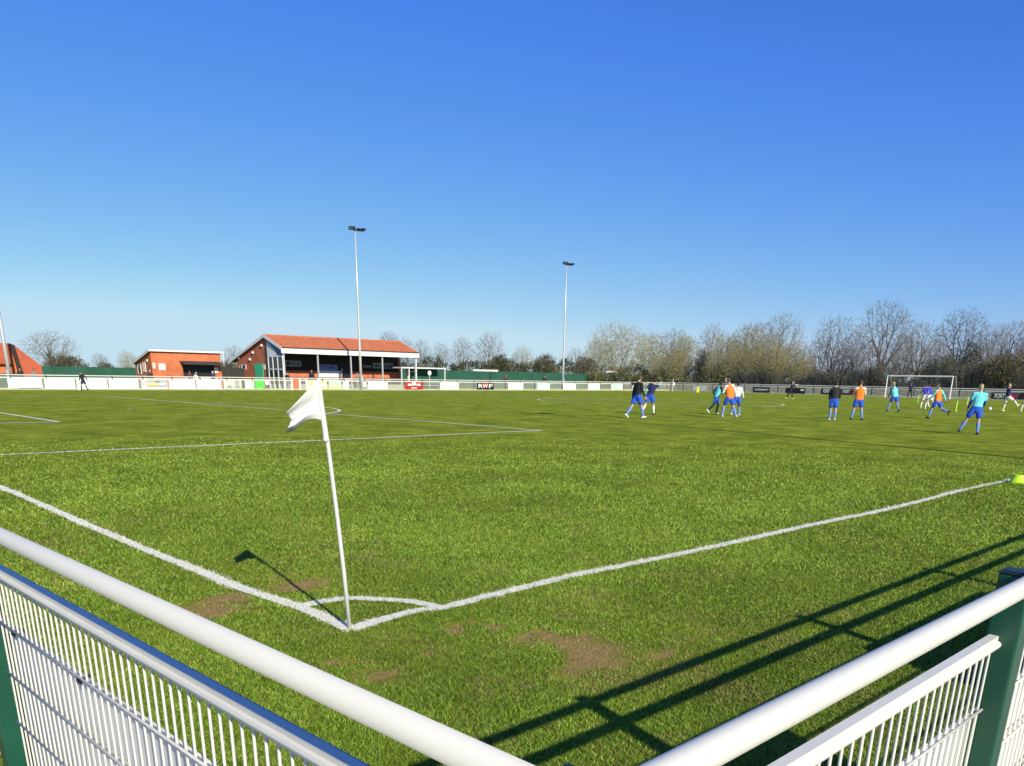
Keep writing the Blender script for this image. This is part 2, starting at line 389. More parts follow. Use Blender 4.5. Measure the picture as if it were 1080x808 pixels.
# grass blades close to the corner: one mesh nobody could count
def grass_blades():
    rng = np.random.default_rng(7)
    r0, r1 = 1.6, 24.0; N = 1350000; k = 1.65
    u = rng.random(N); e = 2-k
    r = (r0**e+(r1**e-r0**e)*u)**(1/e)
    # keep fewer right at the inside
    th = YAW + (rng.random(N)-.5)*1.5
    x = CX+r*np.cos(th); y = CY+r*np.sin(th)
    sm = soil_mask(x, y)
    keep = (rng.random(N) > sm*.72) & (rng.random(N) > np.clip((r-7)/17, 0, 1)**.65)
    # bare-ish tread line and thinner turf
    x, y, r, sm = x[keep], y[keep], r[keep], sm[keep]; n = len(x)
    hgt = (.010+.014*rng.random(n))*(1-.45*sm)*(1+.35*(vnoise(x*1.3, y*1.3)-.5)); wid = np.maximum(.0018, r*.00052)*(.7+.6*rng.random(n))
    hgt = hgt*(1+np.clip((r-6)/14, 0, .45))
    az = rng.random(n)*2*np.pi; ln = (.3+1.1*rng.random(n)); la = rng.random(n)*2*np.pi
    # prevailing lean of the mown turf
    lx = np.cos(la)*ln*hgt; ly = np.sin(la)*ln*hgt
    V = np.empty((n, 3, 3), np.float32)
    V[:, 0, 0] = x-np.cos(az)*wid; V[:, 0, 1] = y-np.sin(az)*wid; V[:, 0, 2] = 0
    V[:, 1, 0] = x+np.cos(az)*wid; V[:, 1, 1] = y+np.sin(az)*wid; V[:, 1, 2] = 0
    V[:, 2, 0] = x+lx; V[:, 2, 1] = y+ly; V[:, 2, 2] = hgt
    base = np.array([.18, .30, .028]); C = np.empty((n, 3), np.float32)
    t = rng.random(n)[:, None]; C[:] = base*(.22+1.65*t**1.1)
    yl = rng.random(n) < (.16+.22*(vnoise(x*3+7, y*3)-.3)); C[yl] = np.array([.42, .50, .10])*(.7+.6*rng.random(yl.sum()))[:, None]
    big = vnoise(x*.9, y*.9)[:, None]; C *= (.78+.45*big)
    dry = vnoise(x*2.1+30, y*2.1)*.6+vnoise(x*6, y*6+11)*.4; dm = np.clip((dry-.55)/.3, 0, 1)*.42*np.clip(1.5-r/9, .12, 1)
    dm = np.maximum(dm, sm*.9)
    isd = rng.random(n) < dm; C[isd] = np.array([.46, .33, .15])*(.5+.7*rng.random(isd.sum()))[:, None]
    # blades carrying line paint
    wx = (vnoise(x*5, y*5)-.5)*.028+(vnoise(x*30, y*30)-.5)*.035
    dmin = np.full(n, 9.0)
    for P in (TL, GLN, AR):
        for i in range(len(P)-1):
            ax, ay = P[i]; bx_, by_ = P[i+1]; ex, ey = bx_-ax, by_-ay; q2 = ex*ex+ey*ey+1e-9
            sel = np.where((x > min(ax, bx_)-.3) & (x < max(ax, bx_)+.3) & (y > min(ay, by_)-.3) & (y < max(ay, by_)+.3))[0]
            tt = np.clip(((x[sel]-ax)*ex+(y[sel]-ay)*ey)/q2, 0, 1)
            dmin[sel] = np.minimum(dmin[sel], np.hypot(x[sel]-ax-tt*ex, y[sel]-ay-tt*ey))
    ln_ = (dmin+wx*1.5+(rng.random(n)-.5)*.02 < .058) | ((np.abs(y+wx-PW/2+20.16) < .055) & (x > 0) & (x < 16.55)) | ((np.abs(x+wx-16.5) < .055) & (y > PW/2-20.16)) | ((np.abs(x+wx) < .055) & (y > GLN[-1][1])) | ((np.abs(y+wx) < .055) & (x > 14.4))
    pk = ln_ & (rng.random(n) < .93); C[pk] = np.array([.86, .85, .77])*(.8+.2*rng.random(pk.sum()))[:, None]
    V[pk, 2, 2] *= .9
    me = bpy.data.meshes.new('short_grass')
    me.vertices.add(n*3); me.vertices.foreach_set('co', V.ravel())
    me.loops.add(n*3); me.loops.foreach_set('vertex_index', np.arange(n*3, dtype=np.int32))
    me.polygons.add(n); me.polygons.foreach_set('loop_start', np.arange(0, n*3, 3, dtype=np.int32))
    me.update(calc_edges=True)
    a = me.color_attributes.new('tint', 'FLOAT_COLOR', 'POINT')
    cc = np.ones((n*3, 4), np.float32); cc[:, :3] = np.repeat(C, 3, axis=0); a.data.foreach_set('color', cc.ravel())
    o = link('short_grass', me, attr_mat('grass_blades', .55, .3, .35))
    tag(o, 'short mown turf around the corner of the pitch', 'grass', kind='stuff')
grass_blades()

# ------------------------------------------------------------------ perimeter fences
VARB = {}
def panel_mesh(w, near=True, top=.945):
    p = MB(); rb = .0038 if near else .0055; nb = int(w/.05); n = 6 if near else 4
    for i in range(nb+1):
        x = -w/2+.01+i*(w-.02)/nb
        p.tube([(x, 0, .05), (x, 0, top-.02)], rb, n, cap=False)
    for z in (.14, .34, .54, .74):
        for s in (-1, 1): p.tube([(-w/2, s*.008, z), (w/2, s*.008, z)], .0042, n, cap=True)
    return p.mesh('mesh_panel', smooth=near)
def fence(name, label, A, B, stations, near, inward, group='white railings around the pitch'):
    # A->B on the ground = rail centre line; inward = +1/-1: which side (left of A->B = +1) the pitch lies
    A = Vector((*A, 0)); B = Vector((*B, 0)); d = (B-A); L = d.length; ang = math.atan2(d.y, d.x)
    t = thing(name, label, 'fence', A, ang, group)
    off = .07*inward; po = .088*inward
    pm = None; rr = .024
    post = MB().box(-.04, .04, off-.04, off+.04, 0, 1.128).mesh('post')
    capm = MB().prism([(-.0405, off-.0405), (.0405, off-.0405), (.0405, off+.0405), (-.0405, off+.0405)], 'z', 1.129, 1.134)
    capm.prism([(-.03, off-.03), (.03, off-.03), (.03, off+.03), (-.03, off+.03)], 'z', 1.134, 1.136)
    capm = capm.mesh('cap'); capm.materials.append(MT['cap'])
    post.materials.append(MT['green_post'])
    for s in stations:
        o = link('post', post, None, t); o.location = (s, 0, 0)
        if near:
            b = o.modifiers.new('b', 'BEVEL'); b.width = .006; b.segments = 2
        c = link('cap', capm, None, o)
        if near:
            if 'brk' not in VARB:
                k_ = MB().box(-.022, .022, off-.052*inward-.012, off-.052*inward+.012, 1.085, 1.118).tube([(0, -.006*inward, 1.113), (0, .028*inward, 1.104)], .006, 8)
                VARB['brk', inward] = k_.mesh('rail_bracket'); VARB['brk', inward].materials.append(MT['steel'])
            link('rail_bracket', VARB['brk', inward], None, o)
    cache = {}; rr = .024 if near else .05
    for i in range(len(stations)-1):
        a, b = stations[i], stations[i+1]; w = round(b-a-.086, 3)
        if w not in cache:
            me = panel_mesh(w, near); me.materials.append(MT['wire']); cache[w] = me
            rm = MB(); x0, x1 = -w/2-.040, w/2+.040; n = 16 if near else 6
            rm.tube([(x0, 0, 1.14), (x0+.004, 0, 1.14), (x0+.012, 0, 1.14), (x0+.05, 0, 1.14), (x1-.05, 0, 1.14), (x1-.012, 0, 1.14), (x1-.004, 0, 1.14), (x1, 0, 1.14)],
                    [rr*.4, rr*.75, rr*.95, rr, rr, rr*.95, rr*.75, rr*.4], n)
            rme = rm.mesh('rail', True); rme.materials.append(MT['rail']); 
            tm = MB().box(-w/2, w/2, off-.012, off+.012, .962, .990).tube([(-w/2, off-.013*inward, .966), (w/2, off-.013*inward, .966)], .010, 8)
            tm.box(-w/2, w/2, off-.004, off+.004, .940, .9548)
            
            if not near: tm = MB().box(-w/2, w/2, off-.012, off+.012, .925, 1.03)
            tme = tm.mesh('panel_top'); tme.materials.append(MT['wire'])
            bm_ = MB().box(-w/2+.002, w/2-.002, min(off+.0125*inward, off+.0145*inward), max(off+.0125*inward, off+.0145*inward), .955, .9900 if inward < 0 else .978)
            bme = bm_.mesh('blue_strip'); bme.materials.append(MT['blue'])
            cache[w] = (me, rme, tme, bme)
        me, rme, tme, bme = cache[w]; mid = (a+b)/2
        p = link('mesh_panel', me, None, t); p.location = (mid, po, 0)
        q = link('top_bar', tme, None, p); q.location = (0, -off, -.032)
        if near:
            q = link('edge_strip', bme, None, p); q.location = (0, -off, -.032)
        r = link('rail', rme, None, t); r.location = (mid, 0, 0)
        if near: pass
    return t
RX = -2.20                          # corner of the rails
st = [.045, 1.84]
while st[-1] < 107: st.append(st[-1]+2.37)
fence('perimeter_fence', 'white rail and mesh fence on green posts along the near touchline, right of the corner', (RX, -3.955), (106, -3.955), st[:46], True, 1)
st = [.0, 2.87]
while st[-1] < 76: st.append(st[-1]+2.6)
fence('perimeter_fence', 'white rail and mesh fence on green posts at lower left, behind the near goal line', (RX, -3.94), (RX-.031*77, 73), st[1:30], True, -1)
# first bay of that fence, next to the corner (same fence)
lf = [o for o in COL.objects if o.name.startswith('perimeter_fence')][-1]
def bay(t, a, b, inward):
    off = .07*inward; w = b-a-.05; mid = (a+b)/2+.0
    me = panel_mesh(w); me.materials.append(MT['wire']); p = link('mesh_panel', me, None, t); p.location = (mid, .088*inward, 0)
    tm = MB().box(-w/2, w/2, off-.012, off+.012, .962, .990).tube([(-w/2, off+.013, .966), (w/2, off+.013, .966)], .010, 8).box(-w/2, w/2, off-.004, off+.004, .940, .9548)
    tm.build('top_bar', MT['wire'], p).location = (0, -off, -.032)
    MB().box(-w/2, w/2, off-.0145, off-.0125, .955, .9900).build('edge_strip', MT['blue'], p).location = (0, -off, -.032)
    MB().tube([(a-.055, 0, 1.14), (a-.05, 0, 1.14), (b-.05, 0, 1.14), (b-.006, 0, 1.14), (b-.003, 0, 1.14)], [.018, .024, .024, .024, .012], 16).build('rail', MT['rail'], t, True)
bay(lf, 0.06, 2.87, -1)
FE_Y, FE_X = 73.0, 105.0
st = [i*2.6 for i in range(43)]
fence('perimeter_fence', 'long white fence along the far touchline in front of the clubhouse and stand', (-5, FE_Y), (FE_X, FE_Y), [s for s in st if s < 109.3]+[110], False, -1)
st = [i*2.6 for i in range(30)]
fence('perimeter_fence', 'white fence behind the far goal, under the line of bare trees', (FE_X, FE_Y), (FE_X, -3.9), st+[76.9], False, -1)
# paths outside the rails, with kerb
pth = MB()
pth.box(-5, FE_X+1.6, FE_Y+.35, FE_Y+2.2, .0, .05)
pth.box(FE_X+.35, FE_X+2.0, -4, FE_Y+.35, .0, .05)
tag(pth.build('path', MT['concrete']), kind='structure')
pk = MB(); pk.box(-5, FE_X+.1, FE_Y-.12, FE_Y+.34, 0, .16); pk.box(FE_X-.12, FE_X+.34, -4, FE_Y-.121, 0, .16)
tag(pk.build('kerb', MT['kerbc']), kind='structure')
pt = MB(); pt.box(-6, 106, -6.4, -4.15, -.02, .03); pt.box(-4.8, -2.5, -4.149, 70, -.02, .03)
tag(pt.build('pavement', MT['concrete']), kind='structure')

# boards on the near fences (seen from behind, and by their shadows)
def near_board(label, x0, x1, zt=.72):
    o = MB().box(x0, x1, -3.846, -3.838, .12, zt).build('advertising_board', MT['board_back'], bevel=.002)
    tag(o, label, 'board', 'boards fixed to the pitch side of the near railings')
near_board('white board wired to the mesh panel nearest the camera, right of the corner', -1.72, .35)
near_board('white board on the near touchline railing just beyond the green post at right', 1.8, 4.05, .765)
near_board('white board on the near touchline railing, second beyond the green post', 4.85, 7.2, .765)
ob = MB().box(.32, 2.78, -.117, -.109, .12, .72).build('advertising_board', MT['board_back'], bevel=.002)
for lx in (1.99, 2.62, .9): MB().box(lx-.004, lx+.004, -.118, -.075, .722, .738).box(lx-.03, lx+.004, -.08, -.074, .724, .732).build('cable_tie', MT['black'], ob)
ob.location = (RX, -3.94, 0); ob.rotation_euler = (0, 0, math.atan2(76.94, -.031*77))
tag(ob, 'grey white board behind the mesh of the fence at lower left', 'board', 'boards fixed to the pitch side of the near railings')

# ------------------------------------------------------------------ corner flag
fl = thing('corner_flag', 'white corner flag on a leaning white pole at the near corner of the pitch', 'corner flag', (0, 0, 0))
base = Vector((0, 0, 0)); top = on_y((335.5, 399), -.02)
mid = (base+top)/2 + Vector((.012, 0, 0))
fp = MB().tube([base, base.lerp(mid, .5)+Vector((.004, 0, 0)), mid, mid.lerp(top, .5)+Vector((.004, 0, 0)), top-(top-base).normalized()*.01, top], [.0135, .0135, .0135, .013, .012, .004], 12)
fp.build('pole', MT['pole'], fl, True)
ax = (top-base).normalized()
slv = MB().tube([top-ax*.36, top-ax*.34, top-ax*.05, top-ax*.02], [.0140, .0152, .0150, .012], 12); slv.tube([top-ax*.37, top-ax*.355, top-ax*.34], [.0137, .0175, .0145], 12)
slv.build('flag_sleeve', MT['flag'], fl, True)
# cloth: apex at the top, hanging and blown to the left with folds
nU, nV = 26, 22; V = []; Fc = []
tgt_hi = on_y((301.5, 437), -.02); tgt_lo = on_y((302, 457), .05); hoist_lo = top-ax*.255
EP = [on_y(q, yy) for q, yy in (((301.5, 436), -.02), ((306, 437), .0), ((309, 442), .03), ((303, 446), .0), ((301, 451), -.02), ((302.5, 457), .03))]
def edge(v):
    k = min(int(v*5), 4); return EP[k].lerp(EP[k+1], v*5-k)
for i in range(nU+1):
    u = i/nU
    for j in range(nV+1):
        v = j/nV                        # v: 0 top edge, 1 bottom edge
        a = top.lerp(tgt_hi, u); b2 = hoist_lo.lerp(tgt_lo, u)
        h0 = top-ax*(.245*v)
        e = tgt_hi.lerp(tgt_lo, v)
        e = edge(v); p = h0.lerp(e, u)
        sag = math.sin(min(u*1.25, 1)*PI)*.030*v*v
        fold = math.sin(v*8.5+u*2.2)*.016*u**1.2 + math.sin(v*4-u*3+1)*.012*u
        ragg = 0
        p = p + Vector((ragg, 0, sag)) + Vector((.25, -.97, 0))*fold
        V.append(tuple(p))
for i in range(nU):
    for j in range(nV):
        a = i*(nV+1)+j; Fc.append((a, a+nV+1, a+nV+2, a+1))
me = bpy.data.meshes.new('flag'); me.from_pydata(V, [], Fc); me.polygons.foreach_set('use_smooth', [True]*len(Fc))
fo = link('flag', me, MT['flag'], fl); so = fo.modifiers.new('s', 'SOLIDIFY'); so.thickness = .0015; so.offset = 0

# ------------------------------------------------------------------ floodlights
def floodlight(label, loc, h=15.5, rz=0):
    t = thing('floodlight_mast', label, 'floodlight', loc, rz, 'floodlight masts around the pitch')
    MB().tube([(0, 0, 0), (0, 0, h*.25), (0, 0, h*.6), (0, 0, h)], [.155, .13, .10, .065], 12).build('mast', MT['steel'], t, True)
    MB().box(-.25, .25, -.25, .25, 0, .06).box(-.11, .11, -.19, -.13, .9, 1.5).build('base_plate', MT['steel'], t)
    MB().tube([(-.76, 0, h), (.84, 0, h)], .045, 8).tube([(0, 0, h-.1), (0, 0, h+.12)], .12, 8).build('cross_arm', MT['navy'], t)
    for i, (x, y, rzz, tilt) in enumerate(((-.72, -.28, -.5, .5), (-.36, -.3, -.3, .6), (.36, -.3, .15, .2), (.82, -.28, .45, -.1))):
        b = MB(); b.prism([(-.30, -.05), (.22, -.22), (.30, -.10), (.25, .12), (-.25, .10)], 'x', -.26, .26)
        l_ = b.build('lamp', MT['navy'], t); l_.location = (x, y, h+(.12 if x < 0 else .02+x*.1)); l_.rotation_euler = (tilt*.6, 0, rzz); l_.scale = (.70, .75, .85)
        gpl = MB().quad((-.22, .17, -.212), (.22, .17, -.212), (.22, -.26, -.072), (-.22, -.26, -.072)).build('lens', MT['lamp_glass'], l_)
    return t
floodlight('tall floodlight mast cut by the left edge of the photo', on_y((15, 396), 73.9)*1.0-Vector((.35, 0, 1.09)), 15.9, -.9)
floodlight('tall floodlight mast in front of the grandstand', (49.0, 72.75, 0))
floodlight('floodlight mast standing right of the grandstand before the green windbreak', (82.0, 73.9, 0))
floodlight('floodlight mast on the near touchline, out of view but casting the long thin shadow', (17.5, -4.7, 0), 15.5, PI)

# ------------------------------------------------------------------ far advertising boards
def board_y(x0, x1, m, label, marks=(), z0=.10, z1=.88, y=FE_Y-.13):
    a = on_y((x0, 405), y).x; b = on_y((x1, 405), y).x
    t = thing('advertising_board', label, 'board', ((a+b)/2, y, 0), 0, 'advertising boards on the far fence')
    w = b-a
    MB().box(-w/2+.02, w/2-.02, -.012, .012, z0, z1).build('panel', MT[m], t)
    for k in marks: do_mark(k, t, w, z0, z1)
    return t
def do_mark(k, t, w, z0, z1):
    kind = k[0]
    if kind == 'text':
        _, word, m, cx, cz, size, width = k[:7]; sh = k[7] if len(k) > 7 else 0
        text_obj(word, size, MT[m], t, (cx*w/2, -.022, z0+(z1-z0)*cz), (PI/2, 0, 0), width*w, sh)
    else:
        _, m, xa, xb, za, zb = k
        MB().box(xa*w/2, xb*w/2, -.020, -.0125, z0+(z1-z0)*za, z0+(z1-z0)*zb).build('printed_patch', MT[m], t)
board_y(8, 45, 'white', 'white board with a blue edge at the far left end of the far fence', [('p', 'cyanboard', -.9, .9, .02, .2), ('p', 'letter_g', -.4, .95, .0, .06)])
board_y(46.5, 79.5, 'white', 'plain white board second from the left on the far fence')
board_y(80.5, 113.5, 'white', 'plain white board behind the person with a ball on the far fence')
board_y(114.5, 146.5, 'white', 'plain white board left of the board lettered with an S')
board_y(148, 177, 'letter_g', 'board with a large white S and yellow strip, before the brick hut',
        [('text', 'S', 'letter_w', -.78, .55, .85, .2, .2), ('p', 'letter_y', -.55, .28, .36, .62), ('p', 'purple', -.55, .9, .26, .32), ('p', 'white', -.9, .93, .02, .24), ('p', 'letter_k', .05, .45, .72, .8), ('p', 'white', .35, .85, .42, .62)])
board_y(178, 206, 'white', 'plain white board before the open serving hatch of the hut')
board_y(207, 233.5, 'white', 'white board with one small grey mark at each end, right end of the hut', [('p', 'letter_g', -.86, -.76, .35, .65), ('p', 'letter_g', .74, .84, .35, .65)])
board_y(235.5, 255, 'offwhite', 'greyish board with faint dark lettering between hut and stand', [('text', 'CD', 'letter_k', .5, .7, .42, .22), ('text', 'AE - OH', 'letter_k', .1, .25, .3, .7)])
board_y(258, 268.3, 'palegreen', 'pale green and white board left of the bright green one', [('p', 'white', -.8, .3, .2, .7)])
board_y(268.8, 279, 'brightgreen', 'bright green board just below the green door', [('p', 'yellowgreen', -.6, .6, .04, .12)])
board_y(279.6, 284, 'white', 'narrow white board right of the bright green one', (), .5, .95)
board_y(324, 345, 'yellowgreen', 'yellow green board partly behind the corner flag', [('p', 'white', .5, .9, .3, .7)])
board_y(346.5, 360, 'palegreen', 'pale green board with a yellow lower half below the blue banner', [('p', 'yellowgreen', -.95, .95, .03, .45)])
board_y(361.5, 368, 'white', 'small white board left of the floodlight mast before the stand')
board_y(381, 386.5, 'white', 'small white board right of the floodlight mast before the stand', (), .35, .85)
board_y(388, 409, 'white', 'wide white board before the right half of the stand', [('p', 'letter_g', -.2, .2, .88, .95)])
board_y(427, 446, 'red', 'red board with white emblems at the right end of the stand', [('p', 'white', -.68, -.25, .5, .78), ('p', 'white', .28, .72, .5, .78), ('p', 'letter_w', -.2, .2, .55, .98), ('p', 'letter_w', -.3, .3, .15, .28)])
board_y(464, 484, 'white', 'white board with two dark dots before the dugout', [('p', 'letter_k', -.78, -.68, .5, .68), ('p', 'letter_k', .64, .74, .5, .68)])
board_y(503, 521, 'black', 'black and red board with the white letters RWF', [('p', 'red', -.36, .28, .3, .96), ('text', 'R', 'letter_w', -.62, .5, .66, .26), ('text', 'W', 'letter_w', -.04, .5, .66, .3), ('text', 'F', 'letter_w', .6, .5, .66, .24)])
board_y(536, 552, 'white', 'white board with a grey slash, right of the red RWF one', [('text', '\\', 'letter_g', -.25, .5, .7, .12)])
board_y(566, 580, 'cyanboard', 'pale cyan board left of the middle floodlight mast', [('p', 'letter_g', -.95, -.75, .5, .95)])
board_y(594, 607.5, 'white', 'white board with faint grey lettering at the foot of the middle floodlight mast', [('text', 'FOR YOU', 'letter_g', 0, .5, .22, .62)])
board_y(620, 633, 'cyanboard', 'pale board with washed out print, right of the middle mast', [('p', 'white', -.7, .7, .3, .7)])
board_y(644.5, 657, 'palegreen', 'pale green board with a white right end near the players in dark tops', [('p', 'white', .3, .95, .05, .95)])
def board_x(x0, x1, m, label, marks=(), z0=.10, z1=.80, x=FE_X-.13):
    a = on_x((x0, 412), x).y; b = on_x((x1, 412), x).y
    t = thing('advertising_board', label, 'board', (x, (a+b)/2, 0), -PI/2, 'advertising boards on the far fence')
    w = abs(b-a)
    MB().box(-w/2+.02, w/2-.02, -.012, .012, z0, z1).build('panel', MT[m], t)
    for k in marks: do_mark(k, t, w, z0, z1)
board_x(730, 745, 'offwhite', 'whitish board on the end fence behind the yellow cone')
board_x(794.5, 812, 'black', 'black board with one long white line of lettering on the end fence', [('text', 'COMMUNITY', 'letter_w', 0, .5, .36, .85)])
board_x(829, 849.5, 'black', 'black board with a white badge behind the goalkeeper in black', [('p', 'white', .5, .85, .5, .8)])
board_x(866.5, 882, 'black', 'black board behind the player in black, white slanted lettering', [('text', 'FORT', 'letter_w', -.35, .55, .62, .5, .3)])
board_x(882.3, 887, 'dkred', 'narrow dark red board between two black ones')
board_x(887.3, 897.5, 'black', 'black board with white slanted lettering left of the orange bib', [('text', 'FORT', 'letter_w', 0, .55, .56, .8, .3)])
board_x(897.8, 903, 'dkred', 'dark red board half hidden by the standing orange bib')
board_x(1047, 1065, 'black', 'black board with white lettering right of the player in cyan', [('text', 'FORT', 'letter_w', -.1, .4, .6, .65, .25), ('p', 'letter_g', -.8, .6, .75, .86)])
board_x(1065.3, 1075, 'purple', 'purple and red board near the right edge of the photo', [('p', 'red', -.5, .7, .2, .7)])
board_x(1075.3, 1096, 'black', 'black board cut by the right edge of the photo', [('text', 'FORT', 'letter_w', .2, .4, .6, .6, .25)])

# gate by the stand
gt = thing('gate', 'white gate posts with an orange gap before the left end of the stand', 'gate', (on_y((312, 405), 72.9).x, 72.9, 0))
for s in (-1.25, -.45, .45, 1.2): MB().box(s-.09, s+.09, -.05, .05, 0, 1.12).build('post', MT['white'], gt)
MB().box(-.34, .34, -.01, .01, .15, 1.05).build('gate_leaf', MT['brick_low'], gt)
# free-standing things behind the far fence: dark timber fence, green windbreak
def plain_fence(name, label, cat, A, B, h, m, mp, sp=2.5):
    A = Vector((*A, 0)); B = Vector((*B, 0)); L = (B-A).length
    t = thing(name, label, cat, A, math.atan2(B.y-A.y, B.x-A.x))
    p = MB(); n = max(1, int(L/sp)); rr = random.Random(int(L*7))
    V = []; Fq = []
    N = n*6
    for i in range(N+1):
        x = L*i/N; w = math.sin(x*1.7)*.02+rr.uniform(-.01, .01)
        V += [(x, w, .05), (x, w*1.5, h*.5), (x, w, h+rr.uniform(-.02, .02))]
    for i in range(N):
        for k in range(2): a = i*3+k; Fq.append((a, a+3, a+4, a+1))
    p.v = V; p.f = Fq; o = p.build('panel', m, t); s = o.modifiers.new('s', 'SOLIDIFY'); s.thickness = .02
    for i in range(n+1): MB().tube([(L*i/n, .05, 0), (L*i/n, .05, h+.04)], .035, 6).build('post', mp, t)
    return t
plain_fence('windbreak_fence', 'green windbreak netting fence at far left, between the low building and the hut', 'fence', (15, 95), (38, 95), 1.92, MT['net_green'], MT['net_green'])
plain_fence('windbreak_fence', 'long green windbreak netting fence behind the pitch, right of the grandstand', 'fence', (66, 95), (126, 95), 2.38, MT['net_green'], MT['net_green'])
a = on_y((231, 390), 86); b = on_y((263, 390), 86)
tf = thing('timber_fence', 'dark timber fence between the brick hut and the stand', 'fence', (a.x, 86, 0)); Lf = b.x-a.x
pb = MB()
for i in range(int(Lf/.15)): pb.box(i*.15, i*.15+.145, -.01, .01, .05, 2.1-.03*(i % 2))
pb.build('board_panel', MT['fence_dark'], tf)
for x in (0, Lf/2, Lf): MB().box(x-.05, x+.05, .02, .12, 0, 2.15).build('post', MT['fence_dark'], tf)

# ------------------------------------------------------------------ grandstand
def window(parent, x0, x1, y, z0, z1, fm, gm, mull=1, side='y'):
    f = MB(); t = .05
    def bx(a, b, c, d, e0, e1):
        if side == 'y': f.box(a, b, y-e1, y-e0, c, d)
        else: f.box(y-e1, y-e0, a, b, c, d)
    bx(x0, x1, z0, z0+t, .0, .06); bx(x0, x1, z1-t, z1, 0, .06)
    for i in range(mull+2):
        xm = x0+(x1-x0-t)*i/(mull+1); bx(xm, xm+t, z0+t, z1-t, 0, .06)
    o = f.build('window', fm, parent)
    p = MB()
    if side == 'y': p.box(x0+t, x1-t, y-.03, y-.02, z0+t, z1-t)
    else: p.box(y-.03, y-.02, x0+t, x1-t, z0+t, z1-t)
    p.build('pane', gm, o)
    return o
GX0, GX1 = 42.35, 59.75
gs = thing('grandstand', 'brick grandstand with red tiled roof, white fascia and open terrace', 'grandstand', (GX0, 77, 0))
W = GX1-GX0
yf, yr, yb = 0.0, 3.44, 12.1        # front eave, ridge, back eave (local y)
zf, zr, zb = 4.10, 5.33, 2.70
rf = MB(); th = .12
rf.prism([(yf-.15, zf-.05), (yr, zr), (yr, zr+th), (yf-.15, zf+th-.05)], 'x', -.25, W+.25)
rf.prism([(yr+.001, zr), (yb, zb), (yb, zb+th), (yr+.001, zr+th)], 'x', -.25, W+.25)
ro = rf.build('roof', MT['tile'], gs)
MB().tube([(-.25, yr, zr+th), (W+.25, yr, zr+th)], .07, 6).build('ridge', MT['tile'], ro)
MB().box(-.28, W+.28, yf-.20, yf-.152, zf-.52, zf+.03).build('fascia', MT['white'], gs)
MB().tube([(-.25, yf-.26, zf+.04), (W+.25, yf-.26, zf+.04)], .05, 6).build('gutter', MT['grey_dark'], gs)
# barge boards at both gables
for xx, nm in ((-.30, 0), (W+.252, 1)):
    bb = MB(); bb.prism([(yf-.2, zf-.22), (yr, zr-.15), (yr, zr+.16), (yf-.2, zf+.1)], 'x', xx, xx+.045)
    bb.prism([(yr+.001, zr-.15), (yb+.05, zb-.2), (yb+.05, zb+.1), (yr+.001, zr+.16)], 'x', xx, xx+.045)
    bb.build('bargeboard', MT['white'], gs)
# main brick body: gable wall polygon from y 3.4 to 10.6
def roof_z(y): return zf+(zr-zf)*(y-yf)/(yr-yf) if y < yr else zr+(zb-zr)*(y-yr)/(yb-yr)
yw0, yw1 = 3.35, 10.5
body = MB()
body.prism([(yw0, 0), (yw1, 0), (yw1, roof_z(yw1)-.02), (yr, zr-.03), (yw0, roof_z(yw0)-.03)], 'x', 0.0, .25)
body.prism([(yw0, 0), (yw1, 0), (yw1, roof_z(yw1)-.02), (yr, zr-.03), (yw0, roof_z(yw0)-.03)], 'x', W-.25, W)
body.box(.25, W-.25, yw1-.25, yw1, 0, roof_z(yw1)-.06)
body.build('gable_wall', MT['brick'], gs)
MB().box(.25, W-.25, yw0+.002, yw0+.25, 1.93, 5.1).build('rear_wall', MT['timber_dark'], gs)
MB().box(.25, W-.25, yw0-.06, yw0+.25, .0, 1.925).build('lower_wall', MT['brick_low'], gs)
MB().box(.1, W-.1, .2, yw0-.07, .0, .55).build('terrace', MT['concrete'], gs)
MB().box(.3, W-.3, .15, yw0, zf-.06, zf-.02).build('soffit', MT['timber_dark'], gs)
for x in (42.42, 46.45, 50.63, 54.87, 58.3+1.3): MB().box(x-GX0-.07, x-GX0+.07, -.02, .12, .0, zf-.4).build('pillar', MT['steel'], gs)
# front gable screen, glazed, left end
sc = MB()
for y in (.12, 1.2, 2.25, 3.2): sc.box(-.06, .06, y-.07, y+.07, 0, 3.3)
sc.box(-.055, .055, .1, 3.2, 1.95, 2.05); sc.box(-.055, .055, .1, 3.2, 3.22, 3.34)
sc.prism([(1.3, 3.341), (3.3, 3.341), (3.3, roof_z(3.3)-.45), (1.6, 3.9)], 'x', -.05, .05)
so_ = sc.build('gable_screen', MT['white'], gs)
MB().prism([(.1, 3.341), (1.3, 3.341), (1.6, 3.9), (3.3, roof_z(3.3)-.45), (3.3, roof_z(3.3)-.05), (.1, roof_z(.1)-.08)], 'x', -.045, .045).build('gable_infill', MT['soffit'], so_)
MB().box(-.01, .01, .15, 3.15, .6, 3.22).build('pane', MT['glass'], so_)
sc = MB()
for y in (.1, 1.7, 3.2): sc.box(W-.06, W+.06, y-.06, y+.06, 0, zf-.3)
sc.box(W-.05, W+.05, .1, 3.2, 2.0, 2.08)
sc.build('end_screen', MT['white'], gs)
MB().box(-.06, -.002, 4.5, 6.35, .0, 2.55).build('door', MT['door_green'], gs)
for y in (4.25,): MB().box(-.05, -.002, y-.28, y+.1, 1.95, 2.45).build('notice', MT['white'], gs)
for (a, b, c, d) in ((8.4, 9.3, 1.95, 2.45), (9.35, 9.9, 1.9, 2.4)): window(gs, a, b, 0.0, c, d, MT['white'], MT['glass'], 0, 'x')
for y, z in ((6.5, 3.6), (7.3, 2.9), (4.4, 4.3), (9.8, 3.05)): MB().box(-.16, -.002, y-.12, y+.12, z, z+.22).build('wall_lamp', MT['white'], gs)
MB().box(-.05, -.002, 3.42, 3.75, 0, 4.3).build('downpipe', MT['grey_dark'], gs)
